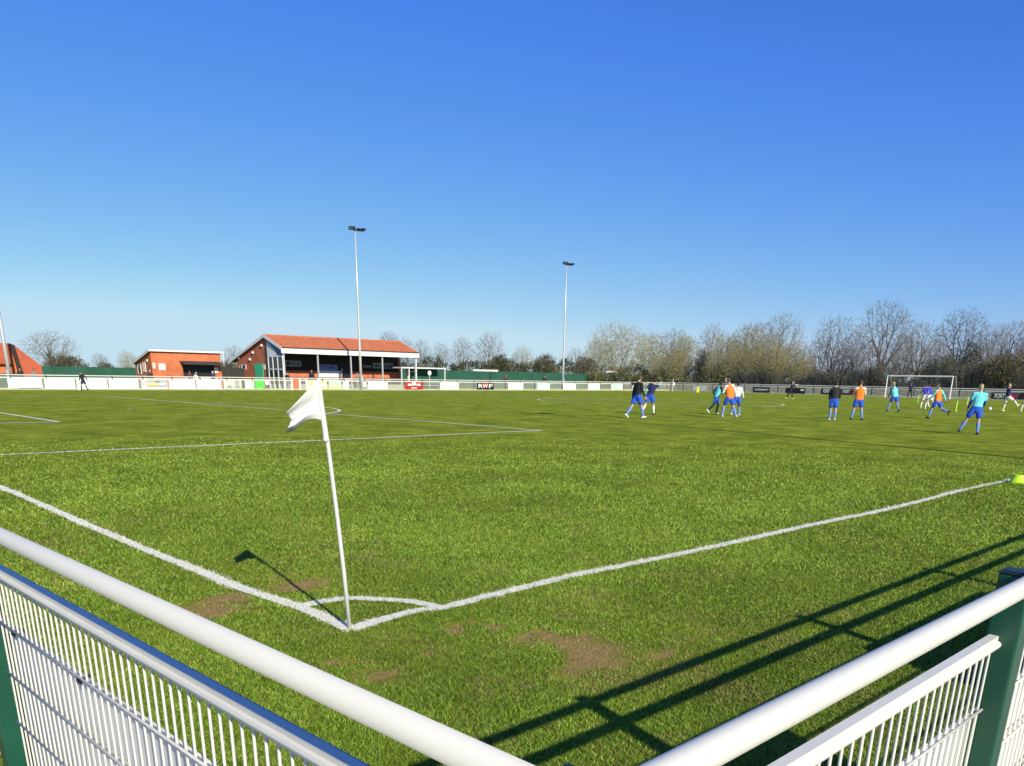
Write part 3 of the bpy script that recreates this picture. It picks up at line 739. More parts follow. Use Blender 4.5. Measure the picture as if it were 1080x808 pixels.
for px0, px1 in ((301.5, 317.5), (393.5, 414)):
    a = on_y((px0, 383), 80.3).x-GX0; b = on_y((px1, 383), 80.3).x-GX0
    window(gs, a, b, yw0-.001, 2.35, 2.9, MT['steel'], MT['glass'], 2)
a = on_y((337, 388), 80.2).x-GX0; b = on_y((356.5, 388), 80.2).x-GX0
bn = MB().box(a, b, yw0-.12, yw0-.08, 1.98, 2.62).build('banner', MT['bluebanner'], gs)
text_obj('LIVE', .3, MT['letter_k'], bn, ((a+b)/2+.3, yw0-.14, 2.3), (PI/2, 0, 0))
MB().box(a-.1, b+.3, yw0-.14, yw0-.07, .6, 1.96).build('notice_board', MT['white'], gs)
a = on_y((357.5, 388), 80.2).x-GX0; b = on_y((370, 388), 80.2).x-GX0
vt = MB()
for i in range(9): vt.box(a, b, yw0-.1, yw0-.05, 2.3+i*.125, 2.3+i*.125+.07)
vt.build('shutter', MT['grey_dark'], gs)
hb = MB().box(a+.45, b-.05, yw0-.12, yw0-.065, 1.2, 2.15).build('hatch', MT['black'], gs)
hf = MB(); hf.box(a+.35, a+.45, yw0-.13, yw0-.065, 1.1, 2.2); hf.box(a+.35, b, yw0-.35, yw0-.065, 1.0, 1.1); hf.build('hatch_frame', MT['white'], hb)
text_obj('HOME', .38, MT['letter_g'], gs, (on_y((388, 386), 80.2).x-GX0, yw0-.02, 2.5), (PI/2, 0, 0), name='lettering')
# bench rows in the stand
for k in range(2):
    MB().box(.5, W-.5, 1.2+k*1.0, 1.5+k*1.0, .55+.25*k+.38, .6+.25*k+.40).box(.5, W-.5, 1.0+k*1.0, 1.9+k*1.0, .551, .55+.25*k+.01).build('bench', MT['grey_dark'], gs)

# dugout right of the stand
a = on_y((425, 388), 77.0).x; b = on_y((471, 388), 77.0).x
dg_ = thing('dugout', 'long low shelter with a white flat roof edge right of the stand', 'shelter', (a, 77.3, 0)); Ld = b-a
MB().box(-.1, Ld+.1, -.1, 1.6, 2.38, 2.52).build('roof', MT['white'], dg_)
MB().box(1.9, Ld, 1.45, 1.55, 0, 2.375).build('back_panel', MT['net_green'], dg_)
for x in (0, 1.1, Ld-.05): MB().box(x-.05, x+.05, -.05, .05, 0, 2.375).build('post', MT['white'], dg_)
MB().box(2.0, Ld-.2, 1.0, 1.35, .4, .46).build('bench', MT['steel'], dg_)
sg_ = MB().tube([(0, 0, 0), (0, 0, 1.9)], .03, 6).build('roundel_sign', MT['white']); sg_.location = (on_y((453, 393), 76.8).x, 76.8, 0)
tag(sg_, 'small round white sign on a post before the green back of the shelter', 'sign')
dk = MB().tube([(0, -.02, 1.9), (0, .02, 1.9)], .27, 16).build('disc', MT['white'], sg_)

# small goals on the ground behind the windbreak (only tops are seen)
def small_goal(label, px0, px1, top, Y=100):
    a = on_y((px0, top), Y); b = on_y((px1, top), Y); w = abs(b.x-a.x); h = a.z
    t = thing('training_goal', label, 'goal', (a.x, Y, 0), 0, 'spare goals beyond the windbreak')
    r = .07
    MB().tube([(0, 0, 0), (0, 0, h), (w, 0, h), (w, 0, 0)], r, 6).build('frame', MT['white'], t)
    MB().tube([(0, 0, h), (0, 1.0, h), (0, 2.0, 0)], .04, 5).tube([(w, 0, h), (w, 1.0, h), (w, 2.0, 0)], .04, 5).tube([(0, 1.0, h), (w, 1.0, h)], .03, 5).build('rear_frame', MT['steel'], t)
    MB().box(0, w, -.02, .02, h-.22, h).build('crossbar_wrap', MT['white'], t)
small_goal('white spare goal showing above the windbreak beneath the tallest tree right of the stand', 499, 525, 390)
small_goal('white spare goal top close left of the middle floodlight mast', 563.5, 573, 393.5)
small_goal('white spare goal top just right of the middle floodlight mast', 592, 603, 393.5)
small_goal('white spare goal top in front of the big pale tree', 640, 651, 391.5)

# ------------------------------------------------------------------ brick hut with serving hatch
HX0, HX1 = 29.46, 36.42; HY = 79.0
ht = thing('brick_hut', 'orange brick tea hut with open serving hatch and canopy', 'hut', (HX0, HY, 0)); Wh = HX1-HX0
hd = 4.2
w_ = MB()
ox0 = on_y((193, 390), HY).x-HX0; ox1 = on_y((226.5, 390), HY).x-HX0
w_.box(0, ox0, 0, .22, 0, 3.38); w_.box(ox1, Wh, 0, .22, 0, 3.38); w_.box(ox0, ox1, 0, .22, 2.25, 3.38); w_.box(ox0, ox1, 0, .22, 0, 1.0)
w_.prism([(.221, 0), (hd, 0), (hd, 2.25), (.221, 3.38)], 'x', 0, .22); w_.prism([(.221, 0), (hd, 0), (hd, 2.25), (.221, 3.38)], 'x', Wh-.22, Wh)
w_.box(.221, Wh-.221, hd-.22, hd, 0, 2.25)
w_.build('wall', MT['brick_hut'], ht)
MB().prism([(-.22, 3.46), (hd+.35, 2.24), (hd+.35, 2.38), (-.22, 3.60)], 'x', -.2, Wh+.2).build('roof', MT['grey_dark'], ht)
fb = MB(); fb.box(-.24, Wh+.24, -.262, -.222, 3.40, 3.58); fb.prism([(-.22, 3.36), (hd+.35, 2.14), (hd+.35, 2.32), (-.22, 3.54)], 'x', -.245, -.205); fb.box(Wh+.2, Wh+.26, -.22, -.15, 2.2, 3.58)
fb.build('fascia', MT['white'], ht)
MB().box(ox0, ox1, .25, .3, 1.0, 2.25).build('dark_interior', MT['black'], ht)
MB().prism([(-1.1, 2.28), (-.002, 2.52), (-.002, 2.60), (-1.1, 2.36)], 'x', ox0-.25, ox1+.55).build('canopy', MT['grey_dark'], ht)
MB().box(ox0, ox1, -.35, -.002, .98, 1.05).build('counter', MT['white'], ht)
nx = on_y((171, 388), HY).x-HX0
MB().box(nx-.32, nx+.32, -.03, -.002, 1.72, 2.3).build('notice', MT['white'], ht)
nx = on_y((162.5, 388), HY).x-HX0
MB().box(nx-.12, nx+.14, -.03, -.002, 1.85, 2.35).build('notice', MT['offwhite'], ht)
nx = on_y((228, 391), HY).x-HX0
MB().tube([(nx, -.03, 1.78), (nx, -.002, 1.78)], .26, 14).build('roundel', MT['white'], ht)
window(ht, 1.5, 2.15, 0, 1.5, 2.4, MT['white'], MT['glass'], 1, 'x'); window(ht, 2.7, 3.5, 0, 1.3, 2.2, MT['white'], MT['glass'], 0, 'x')
MB().tube([(-.12, .9, 2.55), (-.002, .9, 2.55)], .12, 8).build('wall_lamp', MT['white'], ht)

# low red building cut by the left edge
lb = thing('brick_building', 'orange red tiled low building at the far left edge', 'building', (0, 0, 0))
p0 = on_y((-35, 362), 82); p1 = on_y((11, 362.5), 82); p2 = on_y((40.5, 386), 82); x0b = p0.x-4
MB().prism([(x0b, 3.55), (p1.x, 3.70), (p2.x+.15, 1.75), (p2.x+.15, 1.2), (x0b, 1.2)], 'y', 82.3, 86).build('wall', MT['brick_hut'], lb)
MB().prism([(x0b, 3.70), (p1.x-.1, 3.74), (p1.x-.1, 2.0), (x0b, 2.0)], 'y', 81.85, 82.1).build('roof_left', MT['tile_l'], lb)
MB().prism([(p1.x+.22, 3.62), (p2.x+.2, 1.9), (p2.x+.2, 0.9), (p1.x+.22, .9)], 'y', 81.85, 82.1).build('roof_right', MT['tile_l'], lb)
MB().prism([(p1.x-.1, 3.72), (p1.x+.22, 3.60), (p1.x+.62, .9), (p1.x+.25, .9)], 'y', 81.7, 81.85).build('bargeboard', MT['timber_dark'], lb)
MB().box(x0b, p1.x+.2, 82.11, 82.2, 0, 1.2).build('lower_wall', MT['net_green'], lb)

# ------------------------------------------------------------------ goal at the far end
gl = thing('football_goal', 'white goal with net at the far end of the pitch', 'goal', (PL, PW/2, 0))
h2 = 3.66
MB().tube([(0, -h2, 0), (0, -h2, 2.44), (0, h2, 2.44), (0, h2, 0)], .075, 10).build('frame', MT['white'], gl)
for s in (-1, 1): MB().tube([(0, s*h2, 2.44), (.9, s*h2, 2.4), (2.2, s*h2, .05), (0, s*h2, .05)], .03, 6).build('side_stay', MT['steel'], gl)
MB().tube([(2.2, -h2, .05), (2.2, h2, .05)], .03, 6).build('ground_bar', MT['white'], gl)
nb_ = MB()
prof = [(.02, 2.42), (.9, 2.36), (1.5, 1.3), (2.15, .06)]
for i in range(25):
    y = -h2+.02+i*(2*h2-.04)/24; nb_.tube([(a, y, b) for a, b in prof], .003, 3, cap=False)
def pp(t):
    t *= 3; k = min(int(t), 2); f = t-k; return (prof[k][0]*(1-f)+prof[k+1][0]*f, prof[k][1]*(1-f)+prof[k+1][1]*f)
for i in range(13):
    a, b = pp(i/12); nb_.tube([(a, -h2, b), (a, h2, b)], .003, 3, cap=False)
for s in (-1, 1):
    for i in range(1, 8):
        z = i*.3; nb_.tube([(.02, s*h2, z), (2.15-z*.5, s*h2, z)], .003, 3, cap=False)
nb_.build('net', MT['white'], gl)
fc = thing('corner_flag', 'distant white corner flag in the far corner of the pitch', 'corner flag', (PL, PW, 0))
MB().tube([(0, 0, 0), (0, 0, 1.7)], .05, 6).build('pole', MT['pole'], fc)
MB().prism([(.05, 1.25), (.45, 1.2), (.42, .75), (.05, .8)], 'y', -.01, .01).build('flag', MT['flag'], fc)

# ------------------------------------------------------------------ training gear
cn = gz((1073, 509))
cc_ = thing('disc_cone', 'fluorescent yellow green marker cone on the near touchline at right', 'cone', cn, .3)
m_ = MB(); prof2 = [(.150, .0), (.150, .006), (.128, .012), (.085, .12), (.078, .135)]
m_.tube([(0, 0, z) for r, z in prof2], [r for r, z in prof2], 24, cap=False); m_.tube([(0, 0, z) for r, z in prof2[::-1]], [r-.005 for r, z in prof2[::-1]], 24, cap=False)
m_.build('cone_shell', MT['fluor'], cc_, True)
for q, lab in (((968, 424), 'slim yellow training pole behind the leaning player in cyan'), ((1008, 434), 'slim yellow training pole just right of the far goal post'), ((1020, 427), 'slim yellow training pole left of the player in cyan, farther one')):
    g0 = gz(q); o = MB().tube([(0, 0, 0), (0, 0, .03), (0, 0, .035), (0, 0, .62), (0, 0, .66)], [.08, .08, .035, .028, .015], 8).build('training_pole', MT['fluor'], None, True)
    o.location = g0; tag(o, lab, 'pole', 'yellow training poles before the far goal')
g0 = gz((735.5, 414.0)); o = MB().tube([(0, 0, 0), (0, 0, .03), (0, 0, .04), (0, 0, .75)], [.32, .32, .24, .12], 10).build('traffic_cone', MT['yellow'], None, True); o.location = g0
tag(o, 'yellow cone standing by the end of the far fence', 'cone')
def football(label, c):
    o = MB().ball((0, 0, 0), .11, 14, 10).build('football', MT['white'], None, True); o.location = c; tag(o, label, 'ball', 'footballs')
d1 = gz((1031, 458)); football('white football right of the player in cyan at right', gz((1043.5, 433.6))+Vector((0, 0, .14)))
football('white football in the air above the group around the orange bib', at_dist((767, 401.3), (gz((768, 441))-CAM).xy.length+.8))
football('white football held up by the goalkeeper in black', at_dist((839.8, 406.5), (gz((833, 421))-CAM).xy.length))
g0 = gz((84, 412.2)); football('white football at the feet of the distant person in navy shorts at left', Vector((g0.x, g0.y, .11)))

# ------------------------------------------------------------------ people
MT['skin'] = mat('skin', (.52, .30, .20), .55, noise=.08)
MT['skin_d'] = mat('dark_skin', (.09, .045, .028), .5, noise=.08)
MT['hair_b'] = mat('black_hair', (.012, .01, .01), .6, noise=.2)
MT['hair_br'] = mat('brown_hair', (.07, .035, .018), .6, noise=.2)
MT['hair_f'] = mat('fair_hair', (.42, .32, .18), .6, noise=.2)
MT['hair_w'] = mat('white_hair', (.62, .60, .56), .6, noise=.1)
for k, c in dict(c_black=(.014, .014, .016), c_navy=(.02, .022, .10), c_blue=(.02, .10, .62), c_royal=(.03, .04, .50), c_white=(.78, .78, .78), c_cyan=(.17, .70, .76),
                 c_orange=(.95, .22, .02), c_sock=(.17, .28, .74), c_grey=(.2, .2, .22), c_lime=(.6, .75, .3), c_red=(.12, .03, .03), c_boot=(.02, .02, .02)).items():
    MT[k] = mat('cloth_'+k[2:], c, .8, noise=.12, nscale=9)

def remesh(mb, name, vox, m, parent, smooth_it=3):
    me = mb.mesh(name+'_raw'); o = bpy.data.objects.new(name, me); COL.objects.link(o)
    r = o.modifiers.new('r', 'REMESH'); r.mode = 'VOXEL'; r.voxel_size = vox; r.use_smooth_shade = True
    s = o.modifiers.new('s', 'SMOOTH'); s.iterations = smooth_it; s.factor = .5
    dg = bpy.context.evaluated_depsgraph_get(); me2 = bpy.data.meshes.new_from_object(o.evaluated_get(dg)); me2.name = name
    bpy.data.objects.remove(o); bpy.data.meshes.remove(me)
    me2.materials.clear()
    return link(name, me2, m, parent)

def person(label, feet, face, pose, kit, height=1.68, group=None, vox=.010, depth=0):
    """feet: photo point of the lowest foot; face: degrees clockwise from 'away from the camera'; pose: joint angles"""
    g0 = feet if isinstance(feet, Vector) else gz(feet)
    away = math.atan2(g0.y-CY, g0.x-CX)
    rz = away - math.radians(face) - PI/2
    k = height/1.75
    P = dict(lean=0, side=0, tw=0, hl=(0, 4, 5), hr=(0, 4, 5), al=(0, 8, 15), ar=(0, 8, 15), head=(0, 0)); P.update(pose)
    R = math.radians
    T = Matrix.Rotation(R(P['side']), 3, 'Y') @ Matrix.Rotation(-R(P['lean']), 3, 'X') @ Matrix.Rotation(R(P['tw']), 3, 'Z')
    pel = Vector((0, 0, 0))
    def up(x, y, z): return pel + T @ Vector((x, y, z))
    waist = up(0, 0, .12); chest = up(0, .01, .34); neck0 = up(0, 0, .50); neck1 = up(0, .015, .58)
    hn, ht_ = P['head']
    HR = T @ Matrix.Rotation(R(ht_), 3, 'Z') @ Matrix.Rotation(-R(hn), 3, 'X')
    hc = neck1 + HR @ Vector((0, .025, .115))
    legs = {}; arms = {}
    for s, key in ((-1, 'hl'), (1, 'hr')):
        fl_, ab, kn = P[key]
        hip = pel + Vector((s*.095, 0, -.04))
        A = Matrix.Rotation(R(fl_), 3, 'X') ; A = Matrix.Rotation(-s*R(ab), 3, 'Y') @ A
        knee = hip + A @ Vector((0, 0, -.42)); B = A @ Matrix.Rotation(-R(kn), 3, 'X')
        ank = knee + B @ Vector((0, 0, -.41)); ft = B @ Matrix.Rotation(R(P.get('ft'+key[1], 0)), 3, 'X')
        legs[s] = (hip, knee, ank, B, ft)
    for s, key in ((-1, 'al'), (1, 'ar')):
        fl_, ab, el = P[key]
        sh = up(s*.185, 0, .455)
        A = T @ Matrix.Rotation(-s*R(ab), 3, 'Y') @ Matrix.Rotation(R(fl_), 3, 'X')
        elb = sh + A @ Vector((0, 0, -.29)); B = A @ Matrix.Rotation(R(el), 3, 'X')
        wr = elb + B @ Vector((0, 0, -.25)); arms[s] = (sh, elb, wr, B)
    zmin = min(min(l_[2].z + (l_[4] @ Vector((0, .17, -.07))).z, l_[2].z + (l_[4] @ Vector((0, -.06, -.08))).z) for l_ in legs.values())
    low = min(legs.values(), key=lambda l_: min(l_[2].z + (l_[4] @ Vector((0, .17, -.07))).z, l_[2].z + (l_[4] @ Vector((0, -.06, -.08))).z))
    t = thing('person', label, 'person', g0, rz, group or 'footballers warming up on the pitch'); 
    Z = -zmin; off = Vector((-low[2].x*0, 0, Z))
    xr = tuple(T @ Vector((1, 0, 0)))
    X = lambda v: tuple((Vector(v)+off)*k)
    def tb(m, pts, rad, n=10, xd=None):
        # rounded ends
        q = [Vector(p) for p in pts]; rr = [r if hasattr(r, '__len__') else (r, r) for r in rad]
        d0 = (q[0]-q[1]).normalized(); d1 = (q[-1]-q[-2]).normalized(); a0 = min(rr[0]); a1 = min(rr[-1])
        sc = lambda r, f: (r[0]*f, r[1]*f)
        pts2 = [q[0]+d0*a0*.95, q[0]+d0*a0*.6]+q+[q[-1]+d1*a1*.6, q[-1]+d1*a1*.95]
        rad2 = [sc(rr[0], .3), sc(rr[0], .8)]+rr+[sc(rr[-1], .8), sc(rr[-1], .3)]
        m.tube([X(p) for p in pts2], [(a*k, b*k) for a, b in rad2], n, xdir=xd)
    b = MB()
    tb(b, [up(0, 0, -.06), up(0, 0, .03), waist, chest, up(0, 0, .44), up(0, 0, .48)], [(.15, .10), (.16, .11), (.135, .095), (.165, .11), (.15, .09), (.08, .06)], 14, xr)
    tb(b, [neck0-(neck1-neck0)*.3, neck1, neck1.lerp(hc, .5)], [.062, .055, .055], 10)
    hx = tuple(HR @ Vector((1, 0, 0))); H = lambda x, y, z: hc + HR @ Vector((x, y, z))
    tb(b, [H(0, .015, -.085), H(0, .012, -.05), H(0, .0, 0), H(0, -.006, .05), H(0, -.006, .075)], [(.045, .05), (.06, .075), (.074, .093), (.068, .085), (.05, .06)], 14, hx)
    tb(b, [H(0, .088, .02), H(0, .108, -.022), H(0, .098, -.032)], [.010, .016, .016], 8)
    tb(b, [H(-.022, .083, -.062), H(.022, .083, -.062)], [.010, .010], 6)
    for s in (-1, 1):
        tb(b, [H(s*.074, -.005, .022), H(s*.078, -.01, -.02)], [.014, .012], 6)
        hip, knee, ank, B, ft = legs[s]
        tb(b, [hip, hip.lerp(knee, .35), knee.lerp(hip, .12), knee, ank.lerp(knee, .68), ank.lerp(knee, .25), ank], [.088, .082, .058, .055, .058, .040, .036], 12)
        tb(b, [ank+ft @ Vector((0, -.04, -.03)), ank+ft @ Vector((0, .06, -.045)), ank+ft @ Vector((0, .14, -.055))], [.036, .038, .028], 8)
        sh, elb, wr, A = arms[s]
        tb(b, [up(s*.11, 0, .455), sh, sh.lerp(elb, .4), elb, elb.lerp(wr, .3), wr], [.055, .056, .047, .039, .040, .026], 10)
        ax_ = A @ Vector((0, 0, -1)); fr = A @ Vector((0, 1, 0)); sd_ = A @ Vector((-s, 0, 0))
        palm = wr+ax_*.05
        tb(b, [wr, palm, wr+ax_*.085], [(.020, .026), (.017, .038), (.015, .036)], 8, tuple(sd_))
        for i, ln in enumerate((.070, .080, .074, .058)):
            f0 = wr+ax_*.088+fr*(.028-.0185*i); f1 = f0+ax_*ln*.5+sd_*.008; f2 = f1+ax_*ln*.32+sd_*.022
            tb(b, [f0-ax_*.02, f0, f1, f2], [.0085, .0085, .008, .007], 6)
        tb(b, [wr+ax_*.03+fr*.022, wr+ax_*.06+fr*.048+sd_*.01, wr+ax_*.085+fr*.056+sd_*.02], [.011, .0105, .009], 6)
    remesh(b, 'body', vox*k, MT[kit.get('skin', 'skin')], t, 2)
    # clothes
    m = MB(); slv = kit.get('sleeve', .5)
    bw = 1.12 if kit.get('bib') else 1.0
    hm = -.06 if kit.get('bib') else -.01
    tb(m, [up(0, 0, .03+hm), up(0, 0, .06+hm*.5), waist, chest, up(0, 0, .43), up(0, 0, .475)], [(.175*bw, .13), (.177*bw, .13), (.165*bw, .12), (.19*bw, .126), (.17, .102), (.09, .075)], 14, xr)
    if not kit.get('bib'):
        for s in (-1, 1):
            sh, elb, wr, A = arms[s]
            if slv <= .6: tb(m, [up(s*.11, 0, .455), sh, sh.lerp(elb, .65)], [.07, .072, .068], 10)
            else: tb(m, [up(s*.11, 0, .455), sh, elb, wr.lerp(elb, .08)], [.07, .068, .054, .040], 10)
    remesh(m, 'bib' if kit.get('bib') else 'shirt', .016*k, MT[kit['top']], t)
    if kit.get('under'):
        for s in (-1, 1):
            mu = MB(); sh, elb, wr, A = arms[s]
            tb(mu, [up(s*.12, 0, .455), sh, elb, wr.lerp(elb, .08)], [.066, .062, .048, .034], 10)
            remesh(mu, 'sleeve', .012*k, MT[kit['under']], t, 2)
    m = MB()
    tb(m, [up(0, 0, .06), pel, Vector((0, 0, -.10))], [(.168, .125), (.178, .13), (.12, .12)], 14, xr)
    for s in (-1, 1):
        hip, knee, ank, B, ft = legs[s]
        if kit.get('trousers'): tb(m, [hip, hip.lerp(knee, .5), knee, ank.lerp(knee, .1)], [.105, .09, .072, .058], 12)
        else: tb(m, [hip, hip.lerp(knee, .3), hip.lerp(knee, .62)], [.105, .108, .110], 12)
    remesh(m, 'trousers' if kit.get('trousers') else 'shorts', .016*k, MT[kit['shorts']], t)
    for s in (-1, 1):
        hip, knee, ank, B, ft = legs[s]
        if kit.get('leggings'):
            mm = MB(); tb(mm, [hip.lerp(knee, .4), knee.lerp(hip, .1), knee, ank.lerp(knee, .65), ank], [.082, .063, .060, .062, .042], 10); mm.build('legging', MT[kit['leggings']], t, True)
        if kit.get('socks'):
            mm = MB(); tb(mm, [knee.lerp(ank, .16), ank.lerp(knee, .68), ank.lerp(knee, .25), ank], [.058, .063, .046, .043], 10); mm.build('sock', MT[kit['socks']], t, True)
        mm = MB(); tb(mm, [ank+ft @ Vector((0, -.05, -.035)), ank+ft @ Vector((0, .0, -.03)), ank+ft @ Vector((0, .08, -.045)), ank+ft @ Vector((0, .16, -.055))], [(.042, .040), (.043, .044), (.046, .036), (.034, .024)], 10, tuple(B @ Vector((1, 0, 0))))
        mm.build('boot', MT[kit.get('boots', 'c_boot')], t, True)
    mm = MB()
    tb(mm, [H(0, -.035, -.035), H(0, -.028, .02), H(0, -.018, .065), H(0, -.01, .09)], [(.068, .070), (.081, .083), (.078, .082), (.052, .056)], 12, hx)
    tb(mm, [H(-.045, .045, .075), H(.045, .045, .075)], [.032, .032], 8)
    remesh(mm, 'hair', .010*k, MT[kit.get('hair', 'hair_br')], t, 2)
    e = MB()
    for s in (-1, 1): e.ball(X(H(s*.030, .083, .018)), .011*k, 8, 6)
    e.build('eyes', MT['c_boot'], t)
    return t

blue = dict(shorts='c_blue', socks='c_sock')
def K(**a): d = dict(blue); d.update(a); return d
person('player in a long sleeved black top walking right, white boots', (671, 441.5), 50, dict(lean=3, hl=(-24, 3, 12), hr=(20, 3, 6), al=(-10, 8, 12), ar=(10, 8, 25), head=(8, 20)), K(top='c_black', sleeve=1, boots='c_white', hair='hair_br'), 1.80)
person('player in a navy top with one arm raised, right of the one in black', (684.5, 437.5), 30, dict(lean=6, side=12, hl=(-20, 6, 18), hr=(16, 6, 14), al=(-15, 14, 30), ar=(105, 25, 20), head=(5, 35)), K(top='c_navy', under='c_cyan', socks='c_white', hair='hair_b'), 1.70)
person('player in a cyan bib and black leggings running, left of the orange bib', (754, 437), 60, dict(lean=14, hl=(32, 6, 40), hr=(-28, 6, 22), al=(-30, 10, 70), ar=(30, 10, 80), head=(0, 0)), K(top='c_cyan', bib=1, under='c_black', leggings='c_black', socks='c_black', boots='c_white', hair='hair_b', skin='skin_d'), 1.66)
person('player in a baggy orange bib leaning to the left, in front of a group', (768, 441.5), -35, dict(lean=8, side=-6, hl=(28, 8, 30), hr=(-14, 8, 10), al=(25, 20, 45), ar=(-10, 14, 30), head=(10, -10)), K(top='c_orange', bib=1, under='c_white', boots='c_white', hair='hair_br'), 1.74)
person('player in white sleeves mostly hidden behind the leaning orange bib', (775.5, 438.5), 10, dict(lean=4, hl=(-8, 6, 10), hr=(8, 6, 8), al=(0, 10, 20), ar=(10, 14, 20)), K(top='c_white', sleeve=1, socks='c_sock', boots='c_white', skin='skin_d', hair='hair_b'), 1.58)
person('goalkeeper all in black with pale boots holding up a ball, far off', (833, 421), 80, dict(lean=8, hl=(26, 6, 14), hr=(-26, 6, 10), al=(70, 5, 40), ar=(75, 5, 50), head=(5, 0)), dict(top='c_black', sleeve=1, shorts='c_black', trousers=1, boots='c_lime', hair='hair_f', skin='skin'), 1.66)
person('player in a black jacket and blue shorts standing with his back turned', (877, 443.5), 0, dict(hl=(4, 1, 4), hr=(-2, 2, 4), al=(12, 6, 30), ar=(15, 6, 40)), K(top='c_black', sleeve=1, boots='c_white', hair='hair_b'), 1.66)
person('standing player in an orange bib over white sleeves, legs apart, black boots', (903, 443), -8, dict(hl=(4, 9, 4), hr=(0, 9, 4), al=(25, 10, 50), ar=(25, 14, 60), head=(20, 0)), K(top='c_orange', bib=1, under='c_white', boots='c_boot', hair='hair_br'), 1.72)
person('player in a cyan bib leaning left in mid stride before the goal', (941.5, 434.5), -30, dict(lean=2, side=-14, hl=(24, 10, 22), hr=(-18, 4, 16), al=(-15, 30, 35), ar=(10, 12, 25), head=(0, 25)), K(top='c_cyan', bib=1, under='c_navy', socks='c_sock', boots='c_boot', hair='hair_f'), 1.72)
person('goalkeeper in black standing inside the far goal', (959, 419.6), 175, dict(hl=(3, 8, 4), hr=(3, 8, 4), al=(20, 14, 60), ar=(20, 14, 60)), dict(top='c_navy', sleeve=1, shorts='c_black', trousers=1, boots='c_boot', hair='hair_br'), 1.70, vox=.013)
person('distant player in a blue shirt and white shorts, left of a pair', (974, 431), -40, dict(lean=8, hl=(20, 4, 20), hr=(-18, 4, 14), al=(25, 10, 60), ar=(-20, 10, 40)), dict(top='c_royal', shorts='c_white', socks='c_white', boots='c_lime', hair='hair_br'), 1.64, vox=.012)
person('distant player in a blue shirt and white shorts leaning, right of a pair', (978, 432), -50, dict(lean=16, hl=(12, 4, 12), hr=(-30, 4, 18), al=(-20, 10, 50), ar=(20, 10, 30)), dict(top='c_royal', shorts='c_white', socks='c_white', boots='c_lime', hair='hair_b'), 1.66, vox=.012)
person('player in an orange bib with a pale cyan sleeve striding, right of the blue shirts', (986, 442), -55, dict(lean=5, side=0, hl=(24, 5, 12), hr=(-24, 6, 48), al=(30, 8, 30), ar=(-30, 10, 12), head=(10, 30)), K(top='c_orange', bib=1, under='c_cyan', boots='c_boot', hair='hair_br'), 1.68)
person('nearest player, in a cyan top with blue sleeves, back turned and legs wide', (1025, 458.5), -10, dict(lean=2, side=4, hl=(10, 22, 3), hr=(-2, 4, 3), al=(10, 8, 10), ar=(20, 10, 40), head=(25, 10)), K(top='c_cyan', under='c_royal', sleeve=.5, boots='c_boot', hair='hair_f'), 1.64, vox=.009)
person('distant player in a black top and white shorts kicking with one leg raised', (1060, 434), 60, dict(lean=-4, hl=(-4, 3, 4), hr=(62, 8, 20), al=(30, 25, 20), ar=(-30, 25, 20)), dict(top='c_navy', sleeve=1, shorts='c_white', socks='c_white', boots='c_lime', hair='hair_f'), 1.68, vox=.012)
person('player in a navy top and white socks cut by the right edge of the photo', (1081, 434.5), -60, dict(lean=6, hl=(22, 5, 16), hr=(-20, 5, 14), al=(40, 10, 40), ar=(-20, 10, 30)), dict(top='c_navy', sleeve=1, shorts='c_white', socks='c_white', boots='c_white', hair='hair_b'), 1.66, vox=.012)
person('distant person in black top and navy shorts with a ball, by white boards', (89, 412.2), -50, dict(lean=10, hl=(18, 4, 14), hr=(-14, 4, 10), al=(15, 10, 20), ar=(-30, 20, 20), head=(20, 0)), dict(top='c_black', sleeve=1, shorts='c_navy', socks='c_black', boots='c_boot', hair='hair_b'), 1.52, vox=.013)
person('distant player in black crouching forward, beyond the walking one in black', (668, 414.5), -30, dict(lean=42, hl=(30, 6, 70), hr=(10, 6, 60), al=(60, 10, 10), ar=(60, 10, 10), head=(-20, 0)), dict(top='c_black', sleeve=1, shorts='c_white', socks='c_white', boots='c_white', hair='hair_b'), 1.68, vox=.014)
# spectators behind the far fence
sp_g = 'spectators behind the far fence'
def spect(label, px, y, kit, h=1.68, face=180, pose=None):
    p = on_y((px, 400), y); person(label, Vector((p.x, p.y, 0.05)), face, pose or {}, kit, h, sp_g, .016)
dark = dict(top='c_black', sleeve=1, shorts='c_grey', trousers=1, boots='c_boot')
spect('white haired spectator in a dark coat at the left end of the brick hut', 159, 76.3, dict(dark, hair='hair_w'), 1.62)
spect('spectator in a dark red top at the serving hatch', 200.5, 76.8, dict(dark, top='c_red', hair='hair_br'), 1.66, 20)
spect('spectator in a pale top leaning at the hatch, right of the one in dark red', 205.5, 76.4, dict(dark, top='c_white', hair='hair_f'), 1.55, 120, dict(lean=14, al=(50, 10, 30), ar=(30, 10, 30)))
spect('spectator in navy at the right end of the hatch', 225, 76.6, dict(dark, top='c_navy', hair='hair_w'), 1.62, -40)
spect('spectator in black before the low building at far left', 22.5, 76.3, dict(dark, hair='hair_b'), 1.64)
spect('spectator in grey right of the one in black at far left', 36.5, 76.0, dict(dark, top='c_grey', hair='hair_br'), 1.58)
spect('spectator in black by the first pillar of the stand', 303, 76.3, dict(dark, hair='hair_br'), 1.66)
spect('spectator in black beside the blue banner under the stand', 329, 77.6, dict(dark, hair='hair_b'), 1.95)
spect('spectator with a pale top right of the hatch in the stand', 377, 76.4, dict(dark, top='c_grey', hair='hair_w'), 1.66)
spect('spectator in dark red before the windbreak, right of the RWF board', 533.5, 74.6, dict(dark, top='c_red', hair='hair_b'), 1.85)
spect('spectator in black standing left of the middle floodlight mast', 574.5, 74.6, dict(dark, hair='hair_b'), 1.80)

